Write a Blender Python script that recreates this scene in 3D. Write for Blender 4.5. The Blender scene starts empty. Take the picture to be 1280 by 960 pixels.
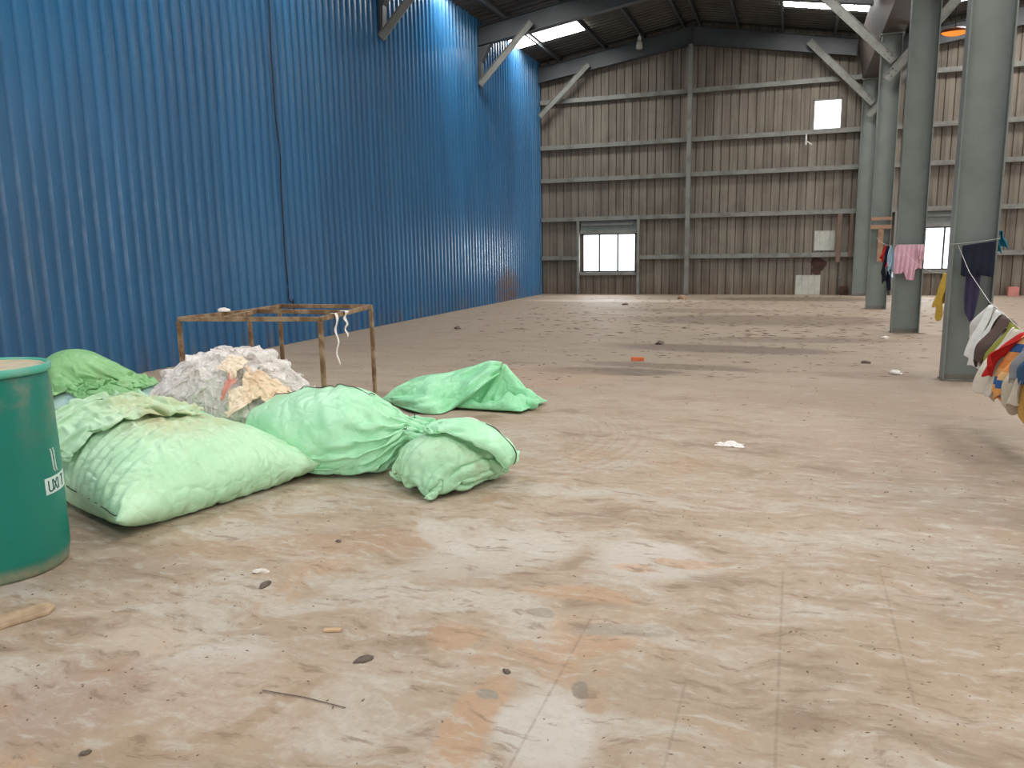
import bpy, bmesh, math, random
import numpy as np
from mathutils import Vector, Matrix, noise
PI = math.pi
random.seed(7)
S = bpy.context.scene
COL = S.collection

# ------------------------------------------------------------------ helpers
def link(o, parent=None):
    COL.objects.link(o)
    if parent is not None:
        o.parent = parent
    return o

def tag(o, label=None, cat=None, group=None, kind=None):
    if label: o['label'] = label
    if cat: o['category'] = cat
    if group: o['group'] = group
    if kind: o['kind'] = kind
    return o

def empty(name, loc=(0, 0, 0), rz=0.0, label=None, cat=None, group=None, kind=None):
    o = bpy.data.objects.new(name, None)
    o.empty_display_size = 0.05
    link(o)
    o.location = loc
    o.rotation_euler = (0, 0, rz)
    return tag(o, label, cat, group, kind)

class MB:
    """collects simple shapes into one mesh"""
    def __init__(s):
        s.v = []; s.f = []
    def add(s, vs, fs):
        n = len(s.v)
        s.v += [tuple(v) for v in vs]
        s.f += [tuple(n + i for i in f) for f in fs]
        return s
    def box(s, x0, x1, y0, y1, z0, z1):
        v = [(x0,y0,z0),(x1,y0,z0),(x1,y1,z0),(x0,y1,z0),(x0,y0,z1),(x1,y0,z1),(x1,y1,z1),(x0,y1,z1)]
        return s.add(v, [(0,3,2,1),(4,5,6,7),(0,1,5,4),(1,2,6,5),(2,3,7,6),(3,0,4,7)])
    def bar(s, p, q, w, h, up=(0, 0, 1)):
        """box-section bar from p to q, w across, h along up"""
        p = Vector(p); q = Vector(q); d = (q - p).normalized()
        a = d.cross(Vector(up))
        if a.length < 1e-4: a = d.cross(Vector((1, 0, 0)))
        a.normalize(); b = a.cross(d).normalized()
        a *= w / 2; b *= h / 2
        v = []
        for c in (p, q):
            v += [c - a - b, c + a - b, c + a + b, c - a + b]
        return s.add(v, [(0,1,2,3),(7,6,5,4),(0,4,5,1),(1,5,6,2),(2,6,7,3),(3,7,4,0)])
    def tube(s, pts, r, n=8, cap=True):
        pts = [Vector(p) for p in pts]
        m = len(pts); v = []; f = []
        ref = Vector((0, 0, 1))
        for i, p in enumerate(pts):
            d = (pts[min(i + 1, m - 1)] - pts[max(i - 1, 0)]).normalized()
            a = d.cross(ref)
            if a.length < 1e-3: a = d.cross(Vector((1, 0, 0)))
            a.normalize(); b = a.cross(d)
            rr = r[i] if isinstance(r, (list, tuple)) else r
            for k in range(n):
                t = 2 * PI * k / n
                v.append(p + a * (rr * math.cos(t)) + b * (rr * math.sin(t)))
        for i in range(m - 1):
            for k in range(n):
                k2 = (k + 1) % n
                f.append((i*n + k, i*n + k2, (i+1)*n + k2, (i+1)*n + k))
        if cap:
            f.append(tuple(range(n - 1, -1, -1)))
            f.append(tuple((m - 1)*n + k for k in range(n)))
        return s.add(v, f)
    def lathe(s, prof, n=48, cx=0, cy=0, close=False):
        v = []; f = []; m = len(prof)
        for r, z in prof:
            for k in range(n):
                t = 2 * PI * k / n
                v.append((cx + r * math.cos(t), cy + r * math.sin(t), z))
        for i in range(m - 1):
            for k in range(n):
                k2 = (k + 1) % n
                f.append((i*n + k, i*n + k2, (i+1)*n + k2, (i+1)*n + k))
        if prof[0][0] > 1e-6: f.append(tuple(range(n - 1, -1, -1)))
        if prof[-1][0] > 1e-6: f.append(tuple((m - 1)*n + k for k in range(n)))
        return s.add(v, f)
    def ext(s, prof, ax, a0, a1):
        """extrude a closed 2-D outline along an axis (0=x,1=y,2=z)"""
        def P(u, w, t):
            return (t, u, w) if ax == 0 else (u, t, w) if ax == 1 else (u, w, t)
        m = len(prof)
        v = [P(u, w, a0) for u, w in prof] + [P(u, w, a1) for u, w in prof]
        f = [(i, (i + 1) % m, m + (i + 1) % m, m + i) for i in range(m)]
        f += [tuple(range(m - 1, -1, -1)), tuple(range(m, 2*m))]
        return s.add(v, f)
    def build(s, name, mat, parent=None, smooth=False, bevel=0, fix=True):
        me = bpy.data.meshes.new(name)
        me.from_pydata([tuple(v) for v in s.v], [], s.f)
        if fix:
            bm = bmesh.new(); bm.from_mesh(me)
            bmesh.ops.recalc_face_normals(bm, faces=bm.faces)
            bm.to_mesh(me); bm.free()
        me.materials.append(mat)
        if smooth:
            me.polygons.foreach_set('use_smooth', [True] * len(me.polygons))
        me.update()
        o = bpy.data.objects.new(name, me)
        link(o, parent)
        if bevel:
            b = o.modifiers.new('bevel', 'BEVEL'); b.width = bevel; b.segments = 2
            b.limit_method = 'ANGLE'; b.angle_limit = math.radians(40)
        return o

def np_mesh(name, verts, faces, mat, parent=None, smooth=True, subsurf=0, solid=0):
    me = bpy.data.meshes.new(name)
    me.from_pydata(np.asarray(verts).tolist(), [], [tuple(f) for f in np.asarray(faces).tolist()] if not isinstance(faces, list) else faces)
    me.materials.append(mat)
    if smooth:
        me.polygons.foreach_set('use_smooth', [True] * len(me.polygons))
    me.update()
    o = bpy.data.objects.new(name, me)
    link(o, parent)
    if solid:
        m = o.modifiers.new('thick', 'SOLIDIFY'); m.thickness = solid; m.offset = 0
    if subsurf:
        m = o.modifiers.new('sub', 'SUBSURF'); m.levels = subsurf; m.render_levels = subsurf
    return o

def lin(r, g, b):
    f = lambda c: (c/255/12.92) if c/255 <= 0.04045 else ((c/255 + 0.055)/1.055)**2.4
    return (f(r), f(g), f(b), 1.0)

# ------------------------------------------------------------------ node helpers
class NT:
    def __init__(s, name):
        s.m = bpy.data.materials.new(name); s.m.use_nodes = True
        s.t = s.m.node_tree; s.t.nodes.clear()
        s.out = s.n('ShaderNodeOutputMaterial')
    def n(s, kind, **kw):
        nd = s.t.nodes.new(kind)
        for k, v in kw.items():
            if k.startswith('_'):
                setattr(nd, k[1:], v)
            else:
                key = k.replace('__', ' ')
                nd.inputs[key].default_value = v
        return nd
    def l(s, a, b):
        s.t.links.new(a, b)
    def coord(s, kind='Object'):
        return s.n('ShaderNodeTexCoord').outputs[kind]
    def geo(s):
        return s.n('ShaderNodeNewGeometry').outputs['Position']
    def mapping(s, vec, loc=(0,0,0), rot=(0,0,0), scale=(1,1,1), typ='POINT'):
        m = s.n('ShaderNodeMapping', _vector_type=typ)
        m.inputs['Location'].default_value = loc
        m.inputs['Rotation'].default_value = rot
        m.inputs['Scale'].default_value = scale
        s.l(vec, m.inputs['Vector'])
        return m.outputs[0]
    def noise(s, vec, scale=5, detail=4, rough=0.55, dist=0.0):
        t = s.n('ShaderNodeTexNoise')
        t.inputs['Scale'].default_value = scale; t.inputs['Detail'].default_value = detail
        t.inputs['Roughness'].default_value = rough; t.inputs['Distortion'].default_value = dist
        s.l(vec, t.inputs['Vector'])
        return t.outputs['Fac']
    def ramp(s, fac, a, b, lo=0.0, hi=1.0, smooth=True):
        m = s.n('ShaderNodeMapRange', _interpolation_type='SMOOTHSTEP' if smooth else 'LINEAR')
        m.inputs['From Min'].default_value = a; m.inputs['From Max'].default_value = b
        m.inputs['To Min'].default_value = lo; m.inputs['To Max'].default_value = hi
        s.l(fac, m.inputs['Value'])
        return m.outputs[0]
    def mix(s, fac, a, b, blend='MIX'):
        m = s.n('ShaderNodeMix', _data_type='RGBA', _blend_type=blend)
        for sock, v in ((m.inputs[0], fac), (m.inputs[6], a), (m.inputs[7], b)):
            if isinstance(v, (int, float)): sock.default_value = v
            elif isinstance(v, tuple): sock.default_value = v
            else: s.l(v, sock)
        return m.outputs[2]
    def math(s, op, a, b=0.0):
        m = s.n('ShaderNodeMath', _operation=op)
        for sock, v in ((m.inputs[0], a), (m.inputs[1], b)):
            if isinstance(v, (int, float)): sock.default_value = v
            else: s.l(v, sock)
        return m.outputs[0]
    def xyz(s, vec):
        q = s.n('ShaderNodeSeparateXYZ'); s.l(vec, q.inputs[0]); return q.outputs
    def bump(s, h, strength=0.3, dist=0.01):
        b = s.n('ShaderNodeBump'); b.inputs['Strength'].default_value = strength
        b.inputs['Distance'].default_value = dist
        s.l(h, b.inputs['Height']); return b.outputs[0]
    def bsdf(s, color, rough=0.6, metal=0.0, spec=0.5, normal=None, **kw):
        b = s.n('ShaderNodeBsdfPrincipled')
        for key, v in (('Base Color', color), ('Roughness', rough), ('Metallic', metal), ('Specular IOR Level', spec)):
            if isinstance(v, (int, float)): b.inputs[key].default_value = v
            elif isinstance(v, tuple): b.inputs[key].default_value = v
            else: s.l(v, b.inputs[key])
        if normal is not None: s.l(normal, b.inputs['Normal'])
        for k, v in kw.items():
            b.inputs[k.replace('__', ' ')].default_value = v
        return b.outputs[0]
    def done(s, sh):
        s.l(sh, s.out.inputs['Surface']); return s.m

def paint(name, col, dark=None, rough=0.5, scale=3.0, amt=0.5, metal=0.0, spec=0.5, bump=0.0, spread=(0.42, 0.7)):
    t = NT(name); c = t.coord()
    n = t.noise(c, scale, 6, 0.6)
    d = dark or tuple(x * 0.6 for x in col[:3]) + (1,)
    k = t.ramp(n, spread[0], spread[1], 0, amt)
    colr = t.mix(k, col, d)
    nr = None
    if bump:
        nr = t.bump(t.noise(c, scale * 9, 3), bump, 0.004)
    return t.done(t.bsdf(colr, rough, metal, spec, nr))

# ------------------------------------------------------------------ camera
CAM_H = 1.5
F_PX = 976.95
PITCH, YAW, ROLL = 0.1712, 0.3469, -0.0171
cy, sy = math.cos(YAW), math.sin(YAW)
fw = Vector((-sy*math.cos(PITCH), cy*math.cos(PITCH), -math.sin(PITCH)))
r0 = Vector((cy, sy, 0)); u0 = r0.cross(fw)
rt = r0*math.cos(ROLL) + u0*math.sin(ROLL)
up = -r0*math.sin(ROLL) + u0*math.cos(ROLL)
cd_ = bpy.data.cameras.new('camera')
cam = bpy.data.objects.new('camera', cd_)
COL.objects.link(cam)
cam.matrix_world = Matrix(((rt.x, up.x, -fw.x, 0), (rt.y, up.y, -fw.y, 0), (rt.z, up.z, -fw.z, CAM_H), (0, 0, 0, 1)))
cd_.sensor_width = 36.0
cd_.lens = F_PX * 36.0 / 1280.0
cd_.clip_end = 300
S.camera = cam

def floor_at(x, y, z=0.0):
    """where the photograph's pixel meets the level z"""
    d = fw + rt*((x - 640)/F_PX) - up*((y - 480)/F_PX)
    t = (z - CAM_H)/d.z
    return Vector((0, 0, CAM_H)) + d*t

def at_depth(x, y, Y):
    """where the photograph's pixel meets the upright plane at distance Y down the hall"""
    d = fw + rt*((x - 640)/F_PX) - up*((y - 480)/F_PX)
    return Vector((0, 0, CAM_H)) + d*(Y/d.y)

# ------------------------------------------------------------------ the building's measures
XL = -7.9           # blue wall
YE = 25.02          # end wall
YB = -7.0           # rear of the hall, behind the camera
XC0, XC1 = 1.56, 1.98   # columns
XR = 11.4           # far side of the second bay
RIDGE = -3.12
def zl(x): return 7.30 + 0.156*(x - XL)
ZR = zl(RIDGE)
def zr(x): return ZR - 0.175*(x - RIDGE)
FR = [24.75, 19.736, 14.585, 9.609, 4.45, -0.7, -5.8]
RIDGE2 = 6.7
def z2l(x): return 7.15 + 0.16*(x - 1.98)
ZR2 = z2l(RIDGE2)
def z2r(x): return ZR2 - 0.16*(x - RIDGE2)

# ------------------------------------------------------------------ materials
def mat_blue():
    t = NT('blue_sheet'); g = t.geo()
    x, y, z = t.xyz(g)
    c = t.mapping(g, scale=(1, 1, 0.18))
    n1 = t.noise(c, 1.3, 5, 0.6); n2 = t.noise(t.mapping(g, scale=(1, 3.0, 0.12)), 2.2, 6, 0.65)
    n3 = t.noise(g, 6.0, 5, 0.7)
    base = t.mix(t.ramp(n1, 0.35, 0.7), lin(30, 88, 130), lin(38, 102, 146))
    base = t.mix(t.ramp(n2, 0.55, 0.75, 0, 0.35), base, lin(86, 104, 116))
    # mud splashed up from the floor
    low = t.ramp(z, 0.0, 0.55, 1, 0)
    low = t.math('MULTIPLY', low, t.ramp(n2, 0.42, 0.66, 0.0, 0.5))
    base = t.mix(low, base, lin(104, 92, 82))
    # rust-brown blotch near the far corner
    m = t.mapping(g, loc=(XL, 21.7, 0.35), scale=(1, 1.3, 0.75), typ='TEXTURE')
    gr = t.n('ShaderNodeTexGradient', _gradient_type='SPHERICAL'); t.l(m, gr.inputs[0])
    b = t.math('MULTIPLY', t.ramp(gr.outputs['Fac'], 0.0, 0.6), t.ramp(n3, 0.3, 0.6, 0.2, 0.9))
    base = t.mix(b, base, lin(100, 76, 66))
    nr = t.bump(t.noise(t.mapping(g, scale=(1, 1, 0.25)), 4.0, 3), 0.10, 0.02)
    rg = t.ramp(n3, 0.3, 0.7, 0.30, 0.44)
    return t.done(t.bsdf(base, rg, 0.0, 0.5, nr))

def mat_endwall():
    t = NT('weathered_sheet'); g = t.geo()
    x, y, z = t.xyz(g)
    n1 = t.noise(t.mapping(g, scale=(3.0, 1, 0.16)), 1.6, 6, 0.65)
    n2 = t.noise(g, 1.1, 5, 0.6)
    n3 = t.noise(t.mapping(g, scale=(6.0, 1, 0.1)), 1.5, 4, 0.7)
    base = t.mix(t.ramp(n1, 0.35, 0.68), lin(122, 114, 103), lin(96, 88, 78))
    base = t.mix(t.ramp(n3, 0.55, 0.75, 0, 0.5), base, lin(142, 135, 124))
    base = t.mix(t.ramp(n2, 0.5, 0.75, 0, 0.45), base, lin(70, 61, 54))
    low = t.math('MULTIPLY', t.ramp(z, 0.0, 0.75, 1, 0), t.ramp(n1, 0.35, 0.6, 0.2, 0.85))
    base = t.mix(low, base, lin(92, 76, 62))
    return t.done(t.bsdf(base, 0.75, 0.0, 0.3))

def mat_floor():
    t = NT('dusty_concrete'); g = t.geo()
    wn = t.n('ShaderNodeTexNoise'); wn.inputs['Scale'].default_value = 2.3; wn.inputs['Detail'].default_value = 5
    t.l(g, wn.inputs['Vector'])
    sub = t.n('ShaderNodeVectorMath', _operation='SUBTRACT'); t.l(wn.outputs['Color'], sub.inputs[0]); sub.inputs[1].default_value = (0.5, 0.5, 0.5)
    sc = t.n('ShaderNodeVectorMath', _operation='SCALE'); t.l(sub.outputs[0], sc.inputs[0]); sc.inputs['Scale'].default_value = 0.55
    ad = t.n('ShaderNodeVectorMath', _operation='ADD'); t.l(g, ad.inputs[0]); t.l(sc.outputs[0], ad.inputs[1])
    gw = ad.outputs[0]
    sc2 = t.n('ShaderNodeVectorMath', _operation='SCALE'); t.l(sub.outputs[0], sc2.inputs[0]); sc2.inputs['Scale'].default_value = 0.28
    ad2 = t.n('ShaderNodeVectorMath', _operation='ADD'); t.l(g, ad2.inputs[0]); t.l(sc2.outputs[0], ad2.inputs[1])
    gs = ad2.outputs[0]
    x, y, z = t.xyz(g)
    big = t.noise(g, 0.45, 5, 0.6, 0.3)
    mid = t.noise(t.mapping(gw, rot=(0, 0, 0.5), scale=(1.0, 1.5, 1)), 1.5, 8, 0.66, 0.0)
    swp = t.noise(t.mapping(gw, rot=(0, 0, -1.0), scale=(0.8, 2.0, 1)), 1.3, 8, 0.66, 0.0)
    fine = t.noise(g, 24.0, 6, 0.7)
    spk = t.noise(g, 95.0, 3, 0.6)
    tan = lin(168, 148, 126); pale = lin(192, 184, 173); brown = lin(132, 112, 92); orange = lin(186, 149, 116)
    base = t.mix(t.ramp(mid, 0.36, 0.62), tan, lin(176, 160, 141))
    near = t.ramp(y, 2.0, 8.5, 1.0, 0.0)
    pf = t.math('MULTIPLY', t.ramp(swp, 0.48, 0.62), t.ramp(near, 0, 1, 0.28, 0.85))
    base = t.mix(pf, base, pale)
    base = t.mix(t.math('MULTIPLY', t.ramp(swp, 0.48, 0.34), t.ramp(big, 0.35, 0.6, 0.35, 0.85)), base, brown)
    of = t.math('MULTIPLY', t.ramp(t.noise(t.mapping(gw, loc=(7, 3, 0)), 1.15, 6, 0.66), 0.56, 0.68), t.ramp(near, 0, 1, 0.18, 0.6))
    base = t.mix(of, base, orange)
    # far half: duller brown dust with dark streaks lying across the hall
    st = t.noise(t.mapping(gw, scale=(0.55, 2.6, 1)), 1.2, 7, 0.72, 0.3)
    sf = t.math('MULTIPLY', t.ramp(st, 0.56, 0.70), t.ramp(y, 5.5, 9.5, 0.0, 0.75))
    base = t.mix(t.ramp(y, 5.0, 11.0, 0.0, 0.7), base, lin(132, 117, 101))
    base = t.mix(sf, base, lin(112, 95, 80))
    rb = t.math('MULTIPLY', t.ramp(x, -0.8, 1.4), t.ramp(y, 2.6, 5.0))
    base = t.mix(t.math('MULTIPLY', rb, 0.6), base, lin(136, 120, 104))

    def stain(px, py, rx, ry, rot, colr, amt, edge=0.45):
        nonlocal base
        c = floor_at(px, py)
        m = t.mapping(gs, loc=(c.x, c.y, 0), rot=(0, 0, rot), scale=(rx, ry, 10), typ='TEXTURE')
        gr = t.n('ShaderNodeTexGradient', _gradient_type='SPHERICAL'); t.l(m, gr.inputs[0])
        f = t.ramp(gr.outputs['Fac'], 0.03, edge, 0, amt)
        f = t.math('MULTIPLY', f, t.ramp(fine, 0.25, 0.55, 0.55, 1.0))
        base = t.mix(f, base, colr)
    white = lin(202, 196, 188); grey = lin(152, 145, 132); damp = lin(150, 126, 104)
    # loose tan dust lying in the middle and left foreground
    stain(400, 680, 1.1, 0.22, 0.45, lin(168, 134, 104), 0.55)
    stain(620, 690, 0.62, 0.34, 0.9, white, 0.55)
    stain(560, 670, 0.40, 0.12, -0.9, white, 0.6)
    stain(680, 905, 0.22, 0.26, 0.2, white, 0.95)
    stain(810, 700, 0.36, 0.30, 0.2, white, 0.8)
    stain(265, 825, 0.26, 0.14, 0.5, white, 0.75)
    stain(190, 800, 0.30, 0.16, 0.3, lin(200, 186, 168), 0.6)
    stain(585, 905, 0.11, 0.36, 0.1, orange, 0.75)
    stain(565, 800, 0.16, 0.13, 0.3, orange, 0.65)
    stain(720, 745, 0.32, 0.10, 0.1, orange, 0.65)
    stain(860, 705, 0.18, 0.07, 0.4, orange, 0.7)
    stain(795, 712, 0.16, 0.04, 0.1, lin(196, 156, 122), 0.6)
    stain(780, 790, 0.26, 0.07, 0.15, grey, 0.75)
    stain(725, 861, 0.05, 0.035, 0.0, lin(128, 120, 108), 0.95, 0.3)
    stain(680, 770, 0.07, 0.04, 0.0, grey, 0.8, 0.3)
    stain(598, 872, 0.05, 0.035, 0.0, lin(136, 132, 124), 0.9, 0.3)
    stain(175, 930, 0.14, 0.08, 0.6, damp, 0.85)
    stain(300, 900, 0.05, 0.42, -0.5, damp, 0.8)
    stain(250, 880, 0.60, 0.40, 0.3, lin(176, 152, 128), 0.6)
    stain(90, 870, 0.34, 0.34, 0.3, lin(158, 132, 116), 0.6)
    stain(100, 660, 0.45, 0.35, 0.2, lin(128, 108, 92), 0.6)
    stain(1130, 560, 1.1, 0.9, 0.2, lin(160, 140, 122), 0.6)
    stain(1190, 830, 0.5, 0.5, 0.2, lin(172, 148, 124), 0.6)
    stain(1060, 500, 1.6, 0.7, 0.0, lin(140, 120, 103), 0.5)
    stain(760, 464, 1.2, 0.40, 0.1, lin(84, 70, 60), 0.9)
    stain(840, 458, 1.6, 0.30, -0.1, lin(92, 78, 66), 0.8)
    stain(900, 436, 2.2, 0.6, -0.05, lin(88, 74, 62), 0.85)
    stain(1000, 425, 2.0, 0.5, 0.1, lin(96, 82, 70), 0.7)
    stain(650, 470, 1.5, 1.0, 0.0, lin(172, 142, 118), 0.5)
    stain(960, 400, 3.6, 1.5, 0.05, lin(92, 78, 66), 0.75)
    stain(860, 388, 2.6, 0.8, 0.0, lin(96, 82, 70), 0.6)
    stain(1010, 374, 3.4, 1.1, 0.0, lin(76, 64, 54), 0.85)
    stain(770, 376, 3.4, 0.7, 0.0, lin(204, 190, 174), 0.6)
    stain(1090, 470, 0.8, 0.35, 0.0, lin(108, 90, 76), 0.6)
    # curved tyre sweep
    cpt = floor_at(640, 545)
    rv = t.n('ShaderNodeVectorMath', _operation='DISTANCE'); t.l(g, rv.inputs[0]); rv.inputs[1].default_value = (cpt.x - 0.55, cpt.y, 0)
    wv = t.n('ShaderNodeTexNoise', _noise_dimensions='1D'); wv.inputs['Scale'].default_value = 22.0; wv.inputs['Detail'].default_value = 3
    t.l(rv.outputs['Value'], wv.inputs['W'])
    band = t.math('MULTIPLY', t.ramp(rv.outputs['Value'], 0.9, 1.2), t.ramp(rv.outputs['Value'], 1.8, 1.5))
    band = t.math('MULTIPLY', band, t.ramp(x, cpt.x + 0.1, cpt.x + 0.6))
    base = t.mix(t.math('MULTIPLY', band, t.ramp(wv.outputs['Fac'], 0.45, 0.62, 0, 0.3)), base, lin(150, 124, 100))
    # saw-cut joints
    def joint(co, at, lo, hi, w=0.006):
        nonlocal base
        d = t.math('ABSOLUTE', t.math('SUBTRACT', co, at))
        f = t.ramp(d, w*0.3, w*1.3, 0.36, 0.0)
        other = y if co is x else x
        f = t.math('MULTIPLY', f, t.math('MULTIPLY', t.ramp(other, lo, lo + 0.1), t.ramp(other, hi, hi - 0.1)))
        f = t.math('MULTIPLY', f, t.ramp(fine, 0.35, 0.55, 0.25, 1))
        base = t.mix(f, base, lin(104, 90, 78))
    joint(x, 0.005, 1.8, 3.7)
    joint(x, 0.43, 2.6, 3.9)
    joint(x, -0.73, 1.8, 3.0)
    joint(x, -0.30, 2.0, 2.6)
    # finer drag marks, and scattered dirt farther off
    s2 = t.noise(t.mapping(gs, rot=(0, 0, -1.0), scale=(0.9, 3.2, 1)), 5.5, 7, 0.7)
    base = t.mix(t.math('MULTIPLY', t.ramp(s2, 0.52, 0.66), t.ramp(y, 9, 4, 0.2, 0.7)), base, lin(192, 184, 172))
    base = t.mix(t.math('MULTIPLY', t.ramp(s2, 0.46, 0.34), t.ramp(y, 9, 4, 0.3, 0.7)), base, lin(126, 105, 85))
    s3 = t.noise(t.mapping(gs, scale=(0.8, 1.6, 1)), 4.2, 6, 0.75)
    base = t.mix(t.math('MULTIPLY', t.ramp(s3, 0.60, 0.70), t.ramp(y, 8, 14, 0.0, 0.7)), base, lin(84, 70, 58))
    # grain and specks
    base = t.mix(t.ramp(fine, 0.3, 0.7, 0.0, 0.35), base, lin(150, 130, 112))
    base = t.mix(t.ramp(spk, 0.66, 0.74, 0, 0.55), base, lin(92, 76, 64))
    h = t.math('ADD', t.math('MULTIPLY', fine, 0.5), mid)
    nr = t.bump(h, 0.22, 0.012)
    rg = t.ramp(mid, 0.3, 0.7, 0.62, 0.85)
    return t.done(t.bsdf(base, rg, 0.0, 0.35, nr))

M = {}
M['blue'] = mat_blue()
M['end'] = mat_endwall()
M['floor'] = mat_floor()
M['steel'] = paint('grey_green_steel', lin(104, 110, 105), lin(82, 86, 82), 0.5, 1.6, 0.6)
M['girt'] = paint('grey_purlin_steel', lin(116, 116, 110), lin(80, 75, 68), 0.55, 3.0, 0.7)
M['rafter'] = paint('dark_grey_steel', lin(62, 66, 68), lin(46, 48, 48), 0.5, 1.5, 0.6)
M['roof'] = paint('dull_roof_sheet', lin(70, 67, 62), lin(48, 45, 42), 0.6, 1.2, 0.8)
M['gutter'] = paint('brown_gutter_sheet', lin(66, 56, 51), lin(46, 39, 36), 0.6, 1.5, 0.7)
M['plain'] = paint('plain_grey_sheet', lin(120, 116, 108), lin(90, 86, 80), 0.7, 1.0, 0.6)
M['dark'] = paint('dark_iron', lin(40, 38, 36), lin(24, 22, 20), 0.6, 6.0, 0.6)
M['rust'] = paint('rusty_steel', lin(150, 126, 100), lin(112, 84, 60), 0.75, 9.0, 1.0, 0.0, 0.3, 0.25, (0.38, 0.6))
M['rustpatch'] = paint('rust_hole', lin(70, 44, 34), lin(36, 24, 20), 0.85, 5.0, 1.0)
M['palepatch'] = paint('pale_sheet', lin(168, 168, 158), lin(140, 136, 126), 0.6, 4.0, 0.6)
M['wood'] = paint('weathered_board', lin(140, 108, 84), lin(104, 78, 60), 0.75, 6.0, 0.8)
M['cable'] = paint('black_cable', lin(22, 22, 24), lin(14, 14, 14), 0.5, 4.0, 0.3)
M['wire'] = paint('pale_cord', lin(196, 194, 188), lin(160, 156, 150), 0.6, 8.0, 0.4)
M['base_mud'] = paint('muddy_base', lin(104, 98, 90), lin(82, 76, 68), 0.85, 5.0, 0.8)

def mat_glass():
    t = NT('window_glass')
    tr = t.n('ShaderNodeBsdfTransparent', Color=(0.96, 0.98, 0.98, 1)); gl = t.n('ShaderNodeBsdfGlossy', Roughness=0.05)
    mx = t.n('ShaderNodeMixShader'); mx.inputs[0].default_value = 0.06
    t.l(tr.outputs[0], mx.inputs[1]); t.l(gl.outputs[0], mx.inputs[2])
    return t.done(mx.outputs[0])
M['glass'] = mat_glass()

def mat_emit(name, col, st):
    t = NT(name); e = t.n('ShaderNodeEmission'); e.inputs[0].default_value = col; e.inputs[1].default_value = st
    return t.done(e.outputs[0])
SKY = 31.0
M['skylight'] = mat_emit('daylit_rooflight', (1.0, 0.985, 0.955, 1), SKY)

# ------------------------------------------------------------------ setting: floor, walls, roof
def struct(o): o['kind'] = 'structure'; return o

m = MB()
m.add([(XL - .3, YB - 6, 0), (XR + .3, YB - 6, 0), (XR + .3, YE + .3, 0), (XL - .3, YE + .3, 0), (XL - .3, YB - 6, -.15), (XR + .3, YB - 6, -.15), (XR + .3, YE + .3, -.15), (XL - .3, YE + .3, -.15)],
      [(0,1,2,3),(7,6,5,4),(0,4,5,1),(1,5,6,2),(2,6,7,3),(3,7,4,0)])
struct(m.build('floor', M['floor']))

def ribbed(a0, a1, pitch, depth, top, side, flat=0.5):
    """profile (a, offset) of a trapezoidal sheet"""
    pts = []; a = a0
    while a < a1 - 1e-6:
        pts += [(a, 0), (a + pitch*flat, 0), (a + pitch*(flat + side), depth), (a + pitch*(1 - side), depth)]
        a += pitch
    pts.append((a1, 0))
    return pts

# blue wall: ribs along the hall, upright; offset towards the room
prof = ribbed(YB, YE, 0.195, 0.042, 0, 0.15, 0.42)
v = []; f = []
for a, o in prof:
    v += [(XL - 0.03 + o, a, 0), (XL - 0.03 + o, a, 7.34)]
for i in range(len(prof) - 1):
    f.append((2*i, 2*i + 2, 2*i + 3, 2*i + 1))
m = MB(); m.add(v, f)
m.box(XL - 0.10, XL - 0.045, YB, YE, 0, 7.36)
struct(m.build('wall_left', M['blue'], fix=False))

# end wall: sheets with narrow dark grooves, openings left for the windows
WIN = [(-6.535, -4.785, 0.715, 1.93), (2.72, 4.47, 0.72, 1.91), (0.30, 1.07, 4.66, 5.56)]
def end_sheet():
    m = MB(); pitch = 0.245
    xs = []; x = XL
    while x < XR:
        xs.append(x); x += pitch
    xs.append(XR)
    for i in range(len(xs) - 1):
        x0, x1 = xs[i], xs[i+1]
        cuts = []
        for wx0, wx1, wz0, wz1 in WIN:
            if x1 > wx0 + 1e-4 and x0 < wx1 - 1e-4:
                cuts.append((max(x0, wx0), min(x1, wx1), wz0, wz1))
        edges = sorted(set([x0, x1] + [c for q in cuts for c in q[:2]]))
        for a, b in zip(edges[:-1], edges[1:]):
            if b - a < 1e-4: continue
            def top(x):
                if x < RIDGE: return zl(x)
                if x < 1.7: return zr(x)
                return z2l(x) if x < RIDGE2 else z2r(x)
            spans = [(0.0, None)]
            for q in cuts:
                if q[0] <= a + 1e-5 and q[1] >= b - 1e-5:
                    spans = [(0.0, q[2]), (q[3], None)]
            for z0, z1 in spans:
                g = 0.022
                pts = []
                if abs(a - x0) < 1e-5:
                    pts += [(a, 0.0), (a + g*0.3, 0.035), (a + g, 0.035), (a + g*1.5, 0.0)]
                else: pts.append((a, 0.0))
                mid = a + (b - a)*0.52
                if b - a > 0.15: pts += [(mid - .012, 0), (mid, -0.008), (mid + .012, 0)]
                pts.append((b, 0.0))
                vv = []; ff = []
                for px, o in pts:
                    vv += [(px, YE + o, z0), (px, YE + o, top(px) if z1 is None else z1)]
                for k in range(len(pts) - 1):
                    ff.append((2*k, 2*k + 2, 2*k + 3, 2*k + 1))
                m.add(vv, ff)
                m.add([(a, YE + .07, z0), (b, YE + .07, z0), (b, YE + .07, top(b) if z1 is None else z1), (a, YE + .07, top(a) if z1 is None else z1)], [(0,1,2,3)])
    return m
struct(end_sheet().build('wall_end', M['end'], fix=False))

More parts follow.
